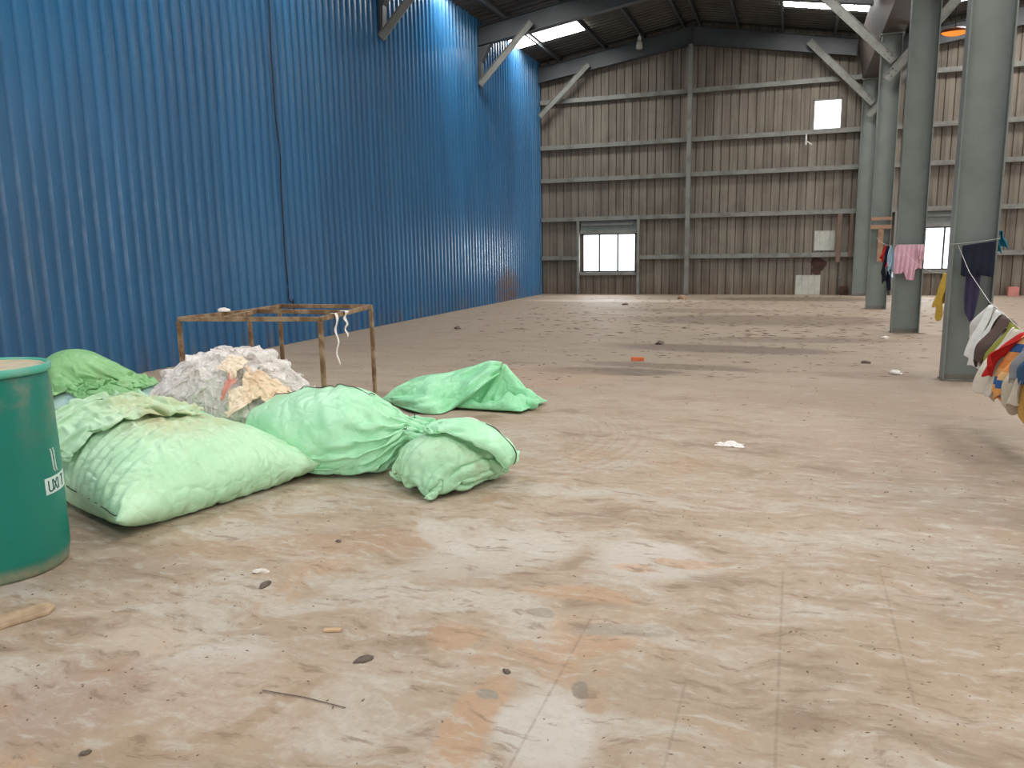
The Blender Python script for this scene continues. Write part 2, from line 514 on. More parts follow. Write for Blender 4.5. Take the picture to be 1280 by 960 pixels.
# rear of the hall: piers and a wide open doorway behind the camera
m = MB()
m.box(XL, -6.3, YB - .15, YB, 0, 7.2); m.box(0.9, 3.2, YB - .15, YB, 0, 7.2); m.box(9.5, XR, YB - .15, YB, 0, 7.2)
m.box(XL, XR, YB - .15, YB, 4.8, 8.2)
struct(m.build('wall_back', M['plain']))
m = MB()
m.box(XR, XR + .15, YB, 9, 0, 7.2); m.box(XR, XR + .15, 18.0, YE, 0, 7.2); m.box(XR, XR + .15, 9, 18.0, 4.6, 7.2)
struct(m.build('wall_right', M['plain']))

# roof: ribs run down the slopes
roof = empty('ceiling', (0, 0, 7.3), kind='structure')
def slope(x0, x1, zf, name='roof_sheet'):
    prof = ribbed(YB, YE + .1, 0.25, 0.03, 0, 0.12, 0.60)
    v = []; f = []
    for a, o in prof:
        for xx in (x0, x1): v.append((xx, a, zf(xx) - o - 7.3))
    for i in range(len(prof) - 1): f.append((2*i, 2*i + 1, 2*i + 3, 2*i + 2))
    m = MB(); m.add(v, f)
    m.add([(x0, YB, zf(x0) + .03 - 7.3), (x1, YB, zf(x1) + .03 - 7.3), (x1, YE + .1, zf(x1) + .03 - 7.3), (x0, YE + .1, zf(x0) + .03 - 7.3)], [(0,1,2,3)])
    m.build(name, M['roof'], roof, fix=False)
slope(XL - .1, RIDGE, zl); slope(RIDGE, 1.75, zr); slope(1.75, RIDGE2, lambda x: z2l(max(x, 1.75))); slope(RIDGE2, XR + .1, z2r)

# ------------------------------------------------------------------ windows
def window(name, x0, x1, z0, z1, muls, header=True):
    w = empty(name, ((x0 + x1)/2, YE, z0), kind='structure')
    cx = (x0 + x1)/2
    X = lambda a: a - cx
    m = MB(); fw_ = 0.035
    m.box(X(x0), X(x0) + fw_, -.03, .05, 0, z1 - z0); m.box(X(x1) - fw_, X(x1), -.03, .05, 0, z1 - z0)
    m.box(X(x0), X(x1), -.03, .05, 0, fw_); m.box(X(x0), X(x1), -.03, .05, z1 - z0 - fw_, z1 - z0)
    m.build('window_frame', M['dark'] if header else M['girt'], w)
    for q in muls:
        b = MB(); b.box(X(q) - .02, X(q) + .02, -.02, .03, fw_, z1 - z0 - fw_); b.build('mullion', M['dark'], w)
    ed = [x0 + fw_] + list(muls) + [x1 - fw_]
    for a, b_ in zip(ed[:-1], ed[1:]):
        b = MB(); b.box(X(a) + .002, X(b_) - .002, .0, .006, fw_, z1 - z0 - fw_); b.build('pane', M['glass'], w)
    if header:
        b = MB()
        b.box(X(x0) - .14, X(x0) - .06, -.20, -.02, -z0, 2.36 - z0); b.build('window_post', M['girt'], w)
        b = MB(); b.box(X(x1) + .06, X(x1) + .14, -.20, -.02, -z0, 2.36 - z0); b.build('window_post', M['girt'], w)
        b = MB(); b.box(X(x0) - .05, X(x1) + .05, -.16, -.02, -.10, -.005); b.build('window_sill', M['girt'], w)
        b = MB(); b.box(X(x0) - .05, X(x1) + .05, -.16, -.02, z1 - z0 + .005, z1 - z0 + .10); b.build('lintel', M['girt'], w)
        b = MB(); b.box(X(x0) - .03, X(x1) + .03, -.07, -.01, z1 - z0 + .10, 2.33 - z0); b.build('header_panel', M['steel'], w)
        b = MB(); b.box(X(x0) - .0, X(x1) - .08, -.12, -.071, 2.19 - z0, 2.25 - z0); b.build('track_rail', M['girt'], w)
    return w
window('window_1', *WIN[0], (-5.97, -5.37))
window('window_2', *WIN[1], (3.30, 3.885))
window('window_3', *WIN[2], (), header=False)

# ------------------------------------------------------------------ end-wall framing
LV = [6.076, 4.657, 3.633, 2.406, 1.176]
def girt(name, x0, x1, z, label, h=0.13):
    o = empty(name, ((x0 + x1)/2, YE - 0.015, z), label=label, cat='beam', group='girts across the end wall', kind='thing')
    L = (x1 - x0)/2; m = MB()
    # lipped channel: web upright, flanges to the wall
    m.ext([(-.165, -h/2), (-.165, h/2), (0, h/2), (0, h/2 - .012), (-.153, h/2 - .012), (-.153, -h/2 + .012), (0, -h/2 + .012), (0, -h/2)], 0, -L, L)
    m.build('channel', M['girt'], o)
    return o
girt('girt', XL + .03, XR - .02, LV[0] - .02, 'topmost steel girt across the end wall, just under the sloping rafter')
girt('girt', XL + .03, XR - .02, LV[1], 'steel girt crossing the end wall just below the small bright opening')
girt('girt', XL + .03, XR - .02, LV[2], 'steel girt at mid height of the end wall, third one from the top')
girt('girt', XL + .03, XR - .02, LV[3], 'steel girt along the tops of the end wall windows')
girt('girt', XL + .03, WIN[0][0] - .145, LV[4], 'short low steel girt between the blue wall and the end wall window')
girt('girt', WIN[0][1] + .145, WIN[1][0] - .145, LV[4], 'long low steel girt beside the window, crossing the foot of the middle post')
girt('girt', WIN[1][1] + .145, XR - .02, LV[4], 'low steel girt seen right of the nearest column, on the end wall')

def ipost(name, x, y, z0, z1, w, d, label, cat, mat):
    o = empty(name, (x, y, z0), label=label, cat=cat, kind='thing')
    m = MB(); m.box(-w/2, w/2, -d/2, -d/2 + .012, 0, z1 - z0); m.box(-w/2, w/2, d/2 - .012, d/2, 0, z1 - z0)
    m.build('flange', mat, o)
    m = MB(); m.box(-.005, .005, -d/2 + .012, d/2 - .012, 0, z1 - z0); m.build('web', mat, o)
    return o
ipost('wind_post', -3.15, YE - .31, 0, zl(-3.15) - .72, .12, .22, 'tall thin grey steel post up the middle of the end wall', 'post', M['girt'])

# ------------------------------------------------------------------ columns
def column(y, label, boltrow=True):
    o = empty('steel_column', ((XC0 + XC1)/2, y, 0), label=label, cat='column', group='steel columns between the bays', kind='thing')
    hw = (XC1 - XC0)/2; zt = 5.92
    for s in (-1, 1):
        m = MB(); m.box(s*hw - (0.016 if s > 0 else 0), s*hw + (0.016 if s < 0 else 0), -.11, .11, .02, zt); m.build('flange', M['steel'], o)
    m = MB(); m.box(-hw + .016, hw - .016, -.006, .006, .02, zt); m.build('web', M['steel'], o)
    m = MB(); m.box(-hw - .012, hw + .012, -.12, .12, 0, .012); m.box(-hw + .016, hw - .016, -.03, -.006, .012, .07); m.build('base_plate', M['base_mud'], o)
    m = MB(); m.box(-hw - .03, hw + .03, -.14, .14, zt, zt + .03); m.build('cap_plate', M['steel'], o)
    return o
column(FR[3], 'nearest grey steel column, with a clothesline and dark clothes on it')
column(FR[2], 'second grey steel column, with a pink shirt hung across it')
column(FR[1], 'third grey steel column, with brown boards nailed to it')
column(YE - .31, 'farthest grey steel column, standing against the end wall')
m = MB()
m.box(XC0, XC0 + .016, FR[4] - .11, FR[4] + .11, 0, 5.92); m.box(XC1 - .016, XC1, FR[4] - .11, FR[4] + .11, 0, 5.92); m.box(XC0, XC1, FR[4] - .006, FR[4] + .006, 0, 5.92)
struct(m.build('column', M['steel']))

# gutter over the columns
g = empty('valley_gutter', (1.77, 9, 5.95), label='dark brown sheet metal valley gutter running over the column tops', cat='gutter', kind='thing')
m = MB()
pr = [(-.22, 0), (.22, 0), (.40, .95), (.37, .95), (.19, .03), (-.19, .03), (-.37, .95), (-.40, .95)]
m.ext(pr, 1, YB - 9 + .02, YE - 9 - .20); m.build('channel', M['gutter'], g)

# ------------------------------------------------------------------ rafters
def rafter(y, name, label, x0, xm, x1, za, zb, d0=.46, dm=.50, top=-.215, haunch=False):
    zf_low = lambda x: za(x) + top - d0
    o = empty(name, (xm, y, za(xm) - .5), label=label, cat='beam', group='roof rafters', kind='thing')
    zo = za(xm) - .5
    for (xa, xb, zf, part) in ((x0, xm, za, 'left_beam'), (xm, x1, zb, 'right_beam')):
        m = MB(); A = Vector((xa - xm, 0, zf(xa) + top - zo)); B = Vector((xb - xm, 0, zf(xb) + top - zo))
        da, db = (d0, dm) if part == 'left_beam' else (dm, d0)
        w = .10
        def quad(za0, za1, zb0, zb1, hw):
            vv = []
            for X, z0, z1 in ((A.x, za0, za1), (B.x, zb0, zb1)):
                vv += [(X, -hw, z0), (X, hw, z0), (X, hw, z1), (X, -hw, z1)]
            m.add(vv, [(0,3,2,1),(4,5,6,7),(0,1,5,4),(1,2,6,5),(2,3,7,6),(3,0,4,7)])
        quad(A.z - .012, A.z, B.z - .012, B.z, w)
        quad(A.z - da, A.z - da + .012, B.z - db, B.z - db + .012, w)
        quad(A.z - da + .012, A.z - .012, B.z - db + .012, B.z - .012, .005)
        # end plate and stiffener
        X = B.x if part == 'left_beam' else A.x
        Z = B.z if part == 'left_beam' else A.z
        s = -.014 if part == 'left_beam' else .002
        m.box(X + s, X + s + .012, -w, w, Z - dm - .02, Z + .0)
        m.build('rafter_beam', M['rafter'], o)
    if haunch:
        m = MB(); hx = x0 - xm; hz = 5.62 - zo; zt = zf_low(x0) - zo
        m.ext([(hx, hz), (hx + .05, hz), (hx + .09, zt - .40), (hx + .34, zt + .02), (hx, zt - .03)], 1, -.08, .08)
        m.build('haunch_plate', M['rafter'], o)
    return o
xg = 1.26
rafter(FR[0], 'roof_rafter', 'grey rafter running along the top of the end wall', XL + .02, RIDGE, xg + .1, zl, zr)
rafter(FR[1], 'roof_rafter', 'dark rafter crossing the roof one bay before the end wall, over the far skylights', XL + .02, RIDGE, xg + .1, zl, zr, haunch=True)
for y in FR[2:]:
    o = rafter(y, 'trim_1', None, XL + .02, RIDGE, xg + .1, zl, zr, haunch=True); o['kind'] = 'structure'; del o['group']; del o['category']
rafter(FR[0], 'roof_rafter', 'dark rafter of the neighbouring bay, behind the nearest column', 2.25, RIDGE2, XR - .05, lambda x: z2l(x), z2r)
for y in FR[1:]:
    o = rafter(y, 'trim_2', None, 2.25, RIDGE2, XR - .05, z2l, z2r); o['kind'] = 'structure'; del o['group']; del o['category']

# purlins
PX = [(-7.16, 'purlin under the roof nearest the blue wall, crossing the left skylight'), (-5.72, 'purlin under the left roof slope at the end of the left skylight'),
      (-4.55, 'purlin under the left roof slope above the hanging lamp'), (-3.36, 'purlin just left of the roof ridge'),
      (-2.90, 'purlin just right of the roof ridge'), (-1.82, 'purlin under the right roof slope, second from the ridge'),
      (-0.60, 'purlin at the left end of the right skylight'), (0.76, 'purlin crossing under the middle of the right skylight')]
for x, lab in PX:
    zf = zl if x < RIDGE else zr
    o = empty('roof_purlin', (x, 9, zf(x) - .060), label=lab, cat='beam', group='roof purlins', kind='thing')
    m = MB(); m.ext([(-.03, -.15), (.03, -.15), (.03, -.138), (-.018, -.138), (-.018, -.012), (.03, -.012), (.03, 0), (-.03, 0)], 1, YB - 9, YE - 9 - .03)
    m.build('channel', M['rafter'], o)
m = MB()
for x in (3.4, 4.7, 6.0, 7.4, 8.7, 10.0):
    zf = z2l if x < RIDGE2 else z2r
    m.box(x - .03, x + .03, YB, YE - .03, zf(x) - .2, zf(x) - .035)
struct(m.build('trim_3', M['rafter']))

# knee braces
def brace(p, q, label, w=.16, lip=.035, bolts=False):
    p = Vector(p); q = Vector(q)
    o = empty('knee_brace', p, label=label, cat='brace', group='diagonal knee braces', kind='thing')
    d = q - p; m = MB()
    n = d.cross(Vector((0, 1, 0))).normalized()
    if n.z < 0: n = -n
    # channel: web flat against the frame, both lips towards the viewer
    m.bar((0, 0, 0), d, .010, w, n)
    f = Vector((0, -lip/2, 0))
    m.bar(n*(w/2) + f, d + n*(w/2) + f, lip, .010, n)
    m.bar(-n*(w/2) + f, d - n*(w/2) + f, lip, .010, n)
    m.build('channel', M['girt'], o)
    if bolts:
        for e in (.12, .24):
            for s in (-.04, .04):
                c = d.normalized()*e + n*s
                b = MB(); b.tube([c + Vector((0, -.018, 0)), c + Vector((0, -.004, 0))], .012, 6)
                b.build('bolt', M['dark'], o)
    return o
brace((-7.80, 24.58, 5.60), (-6.22, 24.58, 7.02), 'grey diagonal brace in the far left corner, against the end wall')
brace((-7.80, 19.56, 5.66), (-6.40, 19.56, 7.02), 'grey diagonal brace beside the left skylight, second brace along the blue wall')
brace((-7.80, 14.40, 5.60), (-6.40, 14.40, 6.95), 'dark diagonal brace at the top of the blue wall, nearest of the braces')
brace((1.84, 24.58, 5.28), (.10, 24.58, 7.06), 'diagonal brace from the farthest column up to the end rafter', .18, bolts=True)
brace((1.82, 19.58, 5.36), (.25, 19.58, 6.93), 'diagonal brace from the third column up past the right skylight', .18, bolts=True)
brace((1.68, 19.53, 4.98), (3.30, 19.53, 6.90), 'short diagonal brace slanting up rightward from the third column', .18, bolts=True)
brace((1.72, 24.54, 4.95), (3.30, 24.54, 6.80), 'diagonal brace slanting rightward from the farthest column, mostly hidden')

# ------------------------------------------------------------------ roof lights
def rooflight(x0, x1, y0, y1, zf, label=None, drop=.045):
    cx, cy_ = (x0 + x1)/2, (y0 + y1)/2
    o = empty('skylight', (cx, cy_, zf(cx) - drop), label=label, cat='skylight' if label else None, kind='thing' if label else 'structure')
    if not label: o.name = 'window_4'
    m = MB()
    n = 14; v = []
    for i in range(n + 1):
        yy = y0 + (y1 - y0)*i/n - cy_
        k = -.012 if i % 2 else 0
        v += [(x0 - cx, yy, zf(x0) - zf(cx) + k), (x1 - cx, yy, zf(x1) - zf(cx) + k)]
    m.add(v, [(2*i, 2*i + 2, 2*i + 3, 2*i + 1) for i in range(n)])
    m.build('translucent_sheet', M['skylight'], o, fix=False)
    return o
rooflight(XL + .03, -5.80, 21.95, 22.85, zl, 'bright translucent roof sheet beside the top of the blue wall')
rooflight(-.55, 1.62, 21.75, 22.68, zr, 'bright translucent roof sheet on the right slope near the column tops')
rooflight(XL + .03, -5.80, 16.85, 17.75, zl)
rooflight(-.55, 1.62, 17.0, 17.9, zr)
rooflight(XL + .03, -6.7, 9.9, 10.8, zl)
rooflight(XL + .03, -5.80, 6.2, 7.1, zl)
rooflight(-.55, 1.62, 6.6, 7.5, zr)
rooflight(XL + .03, -5.80, 0.9, 1.8, zl)
rooflight(-.55, 1.62, 1.5, 2.4, zr)
for y in (2.0, 7.0, 12.3, 17.3, 22.4):
    rooflight(3.5, 6.0, y, y + .9, z2l)
    rooflight(8.0, 10.0, y, y + .9, z2r)

# ------------------------------------------------------------------ cloth: a small position-based solver
class Cloth:
    """sheets of woven plastic: grid points joined by threads that hardly stretch"""
    def __init__(s):
        s.x = np.zeros((0, 3)); s.e = []; s.faces = []; s.pins = {}
        s.closed = False
    def colour(s):
        a = np.array([e[0] for e in s.e]); b = np.array([e[1] for e in s.e])
        r = np.array([e[2] for e in s.e]); k = np.array([e[3] for e in s.e])
        used = [0]*len(s.x); col = np.zeros(len(a), int)
        for i, (p, q) in enumerate(zip(a.tolist(), b.tolist())):
            m = used[p] | used[q]; c = 0
            while m >> c & 1: c += 1
            col[i] = c; used[p] |= 1 << c; used[q] |= 1 << c
        s.groups = []
        for c in range(col.max() + 1):
            w = col == c
            s.groups.append((a[w], b[w], r[w], k[w]))
        s.fa = np.array(s.faces)
    def normals(s):
        x = s.x; f = s.fa
        d = np.cross(x[f[:, 2]] - x[f[:, 0]], x[f[:, 3]] - x[f[:, 1]])*0.5
        n = np.zeros_like(x)
        for k in range(4):
            for c in range(3):
                n[:, c] += np.bincount(f[:, k], d[:, c], len(x))*0.25
        return n, d
    def volume(s):
        n, d = s.normals()
        c = s.x[s.fa].mean(1)
        return float((c*d).sum()/3)
    def run(s, steps, iters=6, g=-0.0006, press=None, vol=None, damp=0.96, floor=0.004, comp=0.15, colliders=(), hm=None, mu=0.6, soft=None, sw=0.03):
        xp = s.x.copy()
        pi = np.array(list(s.pins.keys()), int); pp = np.array([s.pins[i][0] for i in s.pins]) if s.pins else None
        pw = np.array([s.pins[i][1] for i in s.pins])[:, None] if s.pins else None
        area0 = None
        for it in range(steps):
            v = (s.x - xp)*damp
            xp = s.x.copy()
            s.x = s.x + v
            s.x[:, 2] += g
            if press is not None:
                n, d = s.normals()
                pr = press(it/steps) if callable(press) else press
                if vol is not None:
                    c = s.x[s.fa].mean(1); V = float((c*d).sum()/3)
                    pr = pr*max(-1.0, min(1.0, (vol - V)/vol*6))
                a = n/ (np.linalg.norm(n, axis=1).mean() + 1e-12)
                s.x += a*pr
            for q in range(iters):
                for a, b, r, k in s.groups:
                    dx = s.x[b] - s.x[a]
                    L = np.sqrt((dx*dx).sum(1)) + 1e-9
                    d = (L - r)/L
                    w = np.where(d > 0, k, k*comp)*0.5
                    c = dx*(d*w)[:, None]
                    s.x[a] += c; s.x[b] -= c
                if pp is not None:
                    s.x[pi] += (pp - s.x[pi])*pw
                if soft is not None:
                    s.x += (soft - s.x)*sw
                for cen, rad in colliders:
                    y = (s.x - cen)/rad
                    L = np.sqrt((y*y).sum(1))
                    w = L < 1
                    s.x[w] = cen + (y[w]/L[w][:, None])*rad
                if floor is not None:
                    low = s.x[:, 2] < floor
                    s.x[low, 2] = floor
            if hm is not None:
                h = hm(s.x[:, 0], s.x[:, 1]) + .008
                w = s.x[:, 2] < h
                s.x[w, 2] += (h[w] - s.x[w, 2])*0.6
                s.x[w, :2] = s.x[w, :2]*.3 + xp[w, :2]*.7
            if floor is not None:
                low = s.x[:, 2] < floor + .002
                s.x[low, :2] = s.x[low, :2]*(1 - mu) + xp[low, :2]*mu
        return s

def grid_edges(I, lu, lv, kd=0.6, kb=0.08):
    nu, nv = I.shape; E = []
    for i in range(nu):
        for j in range(nv):
            if i + 1 < nu: E.append((I[i, j], I[i+1, j], lu, 1.0))
            if j + 1 < nv: E.append((I[i, j], I[i, j+1], lv, 1.0))
            if i + 1 < nu and j + 1 < nv:
                h = math.hypot(lu, lv)
                E.append((I[i, j], I[i+1, j+1], h, kd)); E.append((I[i+1, j], I[i, j+1], h, kd))
            if i + 2 < nu: E.append((I[i, j], I[i+2, j], 2*lu, kb))
            if j + 2 < nv: E.append((I[i, j], I[i, j+2], 2*lv, kb))
    return E

def pillow(nu, nv, Lu, Lv, place, thick=0.05, seed=1, kb=0.08):
    """two sheets sewn round the rim. place(u, v) -> middle point; returns Cloth"""
    c = Cloth(); rng = np.random.RandomState(seed)
    T = np.arange(nu*nv).reshape(nu, nv)
    B = T.copy(); n = nu*nv
    for i in range(1, nu - 1):
        for j in range(1, nv - 1):
            B[i, j] = n; n += 1
    x = np.zeros((n, 3))
    for i in range(nu):
        for j in range(nv):
            u, v = i/(nu - 1), j/(nv - 1)
            p = np.array(place(u, v), float)
            b = (math.sin(PI*u)*math.sin(PI*v))**0.5*thick
            r = rng.randn(3)*0.004
            x[T[i, j]] = p + (0, 0, b) + r
            if B[i, j] != T[i, j]: x[B[i, j]] = p - (0, 0, b) - r
    c.x = x
    lu, lv = Lu/(nu - 1), Lv/(nv - 1)
    c.e = grid_edges(T, lu, lv, kb=kb)
    seen = set((min(a, b), max(a, b)) for a, b, *_ in c.e)
    for a, b, r, k in grid_edges(B, lu, lv, kb=kb):
        key = (min(a, b), max(a, b))
        if a != b and key not in seen:
            seen.add(key); c.e.append((a, b, r, k))
    for i in range(nu - 1):
        for j in range(nv - 1):
            c.faces.append((T[i, j], T[i+1, j], T[i+1, j+1], T[i, j+1]))
            c.faces.append((B[i, j], B[i, j+1], B[i+1, j+1], B[i+1, j]))
    c.T, c.B = T, B
    c.colour()
    return c

def sheet(nu, nv, Lu, Lv, place, seed=1, kb=0.08, jit=0.004):
    c = Cloth(); rng = np.random.RandomState(seed)
    T = np.arange(nu*nv).reshape(nu, nv)
    c.x = np.array([np.array(place(i/(nu - 1), j/(nv - 1)), float) + rng.randn(3)*jit for i in range(nu) for j in range(nv)])
    c.e = grid_edges(T, Lu/(nu - 1), Lv/(nv - 1), kb=kb)
    c.faces = [(T[i, j], T[i+1, j], T[i+1, j+1], T[i, j+1]) for i in range(nu - 1) for j in range(nv - 1)]
    c.T = T
    c.colour()
    return c

def bil(c0, c1, c2, c3):
    """bilinear place: c0 at (0,0), c1 at (1,0), c2 at (0,1), c3 at (1,1)"""
    c0, c1, c2, c3 = (np.array(c, float) for c in (c0, c1, c2, c3))
    return lambda u, v: (c0*(1 - u) + c1*u)*(1 - v) + (c2*(1 - u) + c3*u)*v

# ------------------------------------------------------------------ sacks
def mat_sack(name, a, b, dirt=0.35, rough=0.42, stain=None):
    t = NT(name); c = t.coord('Object'); g = t.geo()
    n1 = t.noise(c, 2.2, 6, 0.62); n2 = t.noise(c, 9.0, 5, 0.65); n3 = t.noise(t.mapping(c, loc=(3, 1, 2)), 4.0, 6, 0.7)
    base = t.mix(t.ramp(n1, 0.35, 0.68), a, b)
    base = t.mix(t.math('MULTIPLY', t.ramp(n3, 0.52, 0.74), dirt), base, lin(158, 150, 112))
    base = t.mix(t.ramp(n2, 0.66, 0.76, 0, dirt*0.8), base, lin(120, 116, 84))
    for (cx, cy_, cz, r, colr, amt) in (stain or ()):
        m = t.mapping(g, loc=(cx, cy_, cz), scale=(r, r, r), typ='TEXTURE')
        gr = t.n('ShaderNodeTexGradient', _gradient_type='SPHERICAL'); t.l(m, gr.inputs[0])
        base = t.mix(t.math('MULTIPLY', t.ramp(gr.outputs['Fac'], 0.0, 0.7, 0, amt), t.ramp(n3, 0.3, 0.6, 0.25, 1)), base, colr)
    # tape weave and small crinkles
    wv = t.n('ShaderNodeTexWave', _wave_type='BANDS', _bands_direction='DIAGONAL'); wv.inputs['Scale'].default_value = 90.0
    t.l(c, wv.inputs['Vector'])
    cr = t.n('ShaderNodeTexVoronoi', _feature='DISTANCE_TO_EDGE'); cr.inputs['Scale'].default_value = 11.0
    wrp = t.n('ShaderNodeTexNoise'); wrp.inputs['Scale'].default_value = 4.0; t.l(c, wrp.inputs['Vector'])
    t.l(t.mix(0.12, c, wrp.outputs['Color']), cr.inputs['Vector'])
    h = t.math('ADD', t.math('MULTIPLY', t.ramp(cr.outputs['Distance'], 0, 0.25, 0, 1, False), 0.6), t.math('MULTIPLY', wv.outputs['Fac'], 0.03))
    c2 = t.n('ShaderNodeTexVoronoi', _feature='DISTANCE_TO_EDGE'); c2.inputs['Scale'].default_value = 4.5
    t.l(t.mix(0.22, c, wrp.outputs['Color']), c2.inputs['Vector'])
    h = t.math('ADD', h, t.math('MULTIPLY', t.ramp(c2.outputs['Distance'], 0, 0.35, 0, 1, False), 1.1))
    h = t.math('ADD', h, t.math('MULTIPLY', n2, 0.5))
    nr = t.bump(h, 0.5, 0.014)
    return t.done(t.bsdf(base, rough, 0.0, 0.5, nr))

G1, G2 = lin(170, 226, 182), lin(146, 208, 164)
M['sack_a'] = mat_sack('pale_green_sack', lin(200, 238, 200), lin(180, 226, 184), 0.22, 0.38, [(-3.75, 3.9, .5, .55, lin(196, 188, 140), 0.75), (-4.35, 3.75, .45, .5, lin(170, 180, 140), 0.35)])
M['sack_b'] = mat_sack('green_sack', lin(188, 238, 198), lin(166, 228, 182), 0.16, 0.38)
M['sack_c'] = mat_sack('dusty_green_sack', lin(178, 220, 180), lin(156, 202, 162), 0.55, 0.45)
M['sack_d'] = mat_sack('crumpled_green_sack', lin(168, 236, 186), lin(144, 218, 166), 0.10, 0.36)
M['sack_e'] = mat_sack('dull_green_sack', lin(148, 200, 136), lin(122, 178, 116), 0.4, 0.45)
M['sack_f'] = mat_sack('pale_blue_sack', lin(186, 216, 208), lin(150, 200, 196), 0.2, 0.4)
M['thread'] = paint('sewing_thread', lin(60, 70, 52), lin(40, 46, 36), 0.8)


def hmap(vs, cell=.035, grow=1):
    """height field over a lying thing, for cloth that rests on it"""
    vs = np.asarray(vs, float)
    lo = vs[:, :2].min(0) - cell*4; n = np.ceil((vs[:, :2].max(0) + cell*4 - lo)/cell).astype(int) + 1
    H = np.full(n, -1.0)
    ij = ((vs[:, :2] - lo)/cell).astype(int)
    np.maximum.at(H, (ij[:, 0], ij[:, 1]), vs[:, 2])
    for _ in range(grow):
        G = H.copy()
        for dx in (-1, 0, 1):
            for dy in (-1, 0, 1):
                G = np.maximum(G, np.roll(np.roll(H, dx, 0), dy, 1))
        H = G
    for _ in range(2):
        H = (H + np.roll(H, 1, 0) + np.roll(H, -1, 0) + np.roll(H, 1, 1) + np.roll(H, -1, 1))/5
    def f(x, y):
        i = np.clip(((x - lo[0])/cell).astype(int), 0, n[0] - 1); j = np.clip(((y - lo[1])/cell).astype(int), 0, n[1] - 1)
        return H[i, j]
    return f
def hmax(*fs):
    return lambda x, y: np.max([f(x, y) for f in fs], axis=0)

def bulge(t, p=2.6, q=.5):
    return max(0.0, 1 - abs(2*t - 1)**p)**q

def stuffed(c, quad, H, rim, foot=.012, over=.0):
    """target shape of a filled sack: footprint quad, height H(u,v), rim height rim(u,v)"""
    P = bil(*[(a[0], a[1], 0) for a in quad]); nu, nv = c.T.shape
    tgt = np.zeros_like(c.x)
    for i in range(nu):
        for j in range(nv):
            u, v = i/(nu - 1), j/(nv - 1)
            p = P(u, v); s_ = bulge(u)*bulge(v); r = rim(u, v)
            tgt[c.T[i, j]] = (p[0], p[1], r + (H(u, v) - r)*s_)
            if c.B[i, j] != c.T[i, j]:
                sb = min(1, s_*1.6)
                tgt[c.B[i, j]] = (p[0], p[1], foot + (r - foot)*(1 - sb))
    return tgt
def seam_tube(pts, r, name, mat, parent, off, n=5):
    m = MB(); m.tube([Vector(p) - Vector(off) for p in pts], r, n)
    return m.build(name, mat, parent, True)

def cloth_obj(c, name, mat, parent, off, sub=1, solid=0):
    return np_mesh(name, c.x - np.array(off), c.faces, mat, parent, True, sub, solid)

# --- the big stuffed sack beside the drum
QB = [(-3.27, 2.98), (-2.93, 4.38), (-4.62, 3.40), (-4.22, 4.70)]
c = pillow(70, 70, 1.62, 1.66, bil(*[(a, b, .25) for a, b in QB]), .10, 3, kb=0.012)
def HB(u, v):
    return .46 + .19*math.exp(-((u - .25)**2 + (v - .80)**2)/.10) - .10*max(0, u - .6)*2 - .05*max(0, .35 - v)/.35
tg = stuffed(c, QB, HB, lambda u, v: .13 - .03*u + .30*max(0, v - .55)/.45)
c.x = tg.copy(); rs = np.random.RandomState(3); c.x += rs.randn(*c.x.shape)*.006
N = 69
for (i, j), p in {(0, 0): (-3.32, 2.96, .12), (N, 0): (-2.93, 4.40, .08)}.items():
    c.pins[int(c.T[i, j])] = (p, 0.3)
c.run(150, 7, g=-0.0006, press=0.012, vol=0.62, comp=0.95, soft=tg, sw=.010)
ctr = Vector((-3.65, 3.85, 0))
sk = empty('sack', ctr, label='largest stuffed pale green sack, lying beside the drum in front of the plastic heap', cat='sack', kind='thing', group='green woven sacks')
cloth_obj(c, 'sack_body', M['sack_a'], sk, ctr)
seam_tube([c.x[c.T[0, j]] for j in range(3, N, 2)], .003, 'stitched_seam', M['thread'], sk, ctr)
HM1 = hmap(c.x)
# the loose open mouth lying in folds over the back left
def mouth(u, v):
    ii = min(N, max(0, int(round((.02 + .62*u)*N)))); jj = min(N, int(round((.50 + .48*v - .10*u)*N)))
    p = c.x[c.T[ii, jj]]
    return (p[0], p[1], p[2] + .05 + .03*math.sin(u*34 - v*6) + .05*v)
fl = sheet(60, 34, 1.32, 1.00, mouth, 5, kb=0.012, jit=.012)
for j in range(34):
    p = fl.x[fl.T[59, j]].copy(); p[2] -= .03; fl.pins[int(fl.T[59, j])] = (tuple(p), .4)
for i in range(0, 60, 1):
    p = np.array(mouth(i/59, 0)); p[2] -= .04; fl.pins[int(fl.T[i, 0])] = (tuple(p), .3)
for i, dz_ in ((44, .06), (54, .06), (20, .03)):
    p = np.array(mouth(i/59, 1.0)); p[2] += dz_; fl.pins[int(fl.T[i, 33])] = (tuple(p), .3)
fl.run(90, 6, g=-0.0012, comp=0.95, hm=HM1)
cloth_obj(fl, 'mouth_flap', M['sack_a'], sk, ctr, 1, .003)

# --- the second stuffed sack, necked at its right end
c = pillow(64, 44, 1.92, 1.22, bil((-3.85, 4.58, .24), (-2.30, 4.34, .26), (-3.75, 5.15, .42), (-2.15, 4.9, .36)), .08, 8, kb=0.015)
for j in range(44):
    v = j/43
    p = np.array((-2.17, 4.62, .31)) + np.array((.05, .12, .10))*(v - .5) + np.array((.03*math.sin(v*19), 0, .02*math.cos(v*23)))
    c.pins[int(c.T[63, j])] = (tuple(p), .6)
    if j not in (0, 43):
        c.pins[int(c.B[56, j])] = (tuple(np.array((-2.36, 4.64, .27)) + np.array((0, .16, .06))*(v - .5)), .25)
        c.pins[int(c.T[56, j])] = (tuple(np.array((-2.36, 4.64, .33)) + np.array((0, .16, .06))*(v - .5)), .25)
c.pins[int(c.T[0, 0])] = ((-3.72, 4.56, .10), .3)
c.pins[int(c.T[0, 43])] = ((-3.84, 4.92, .45), .3)
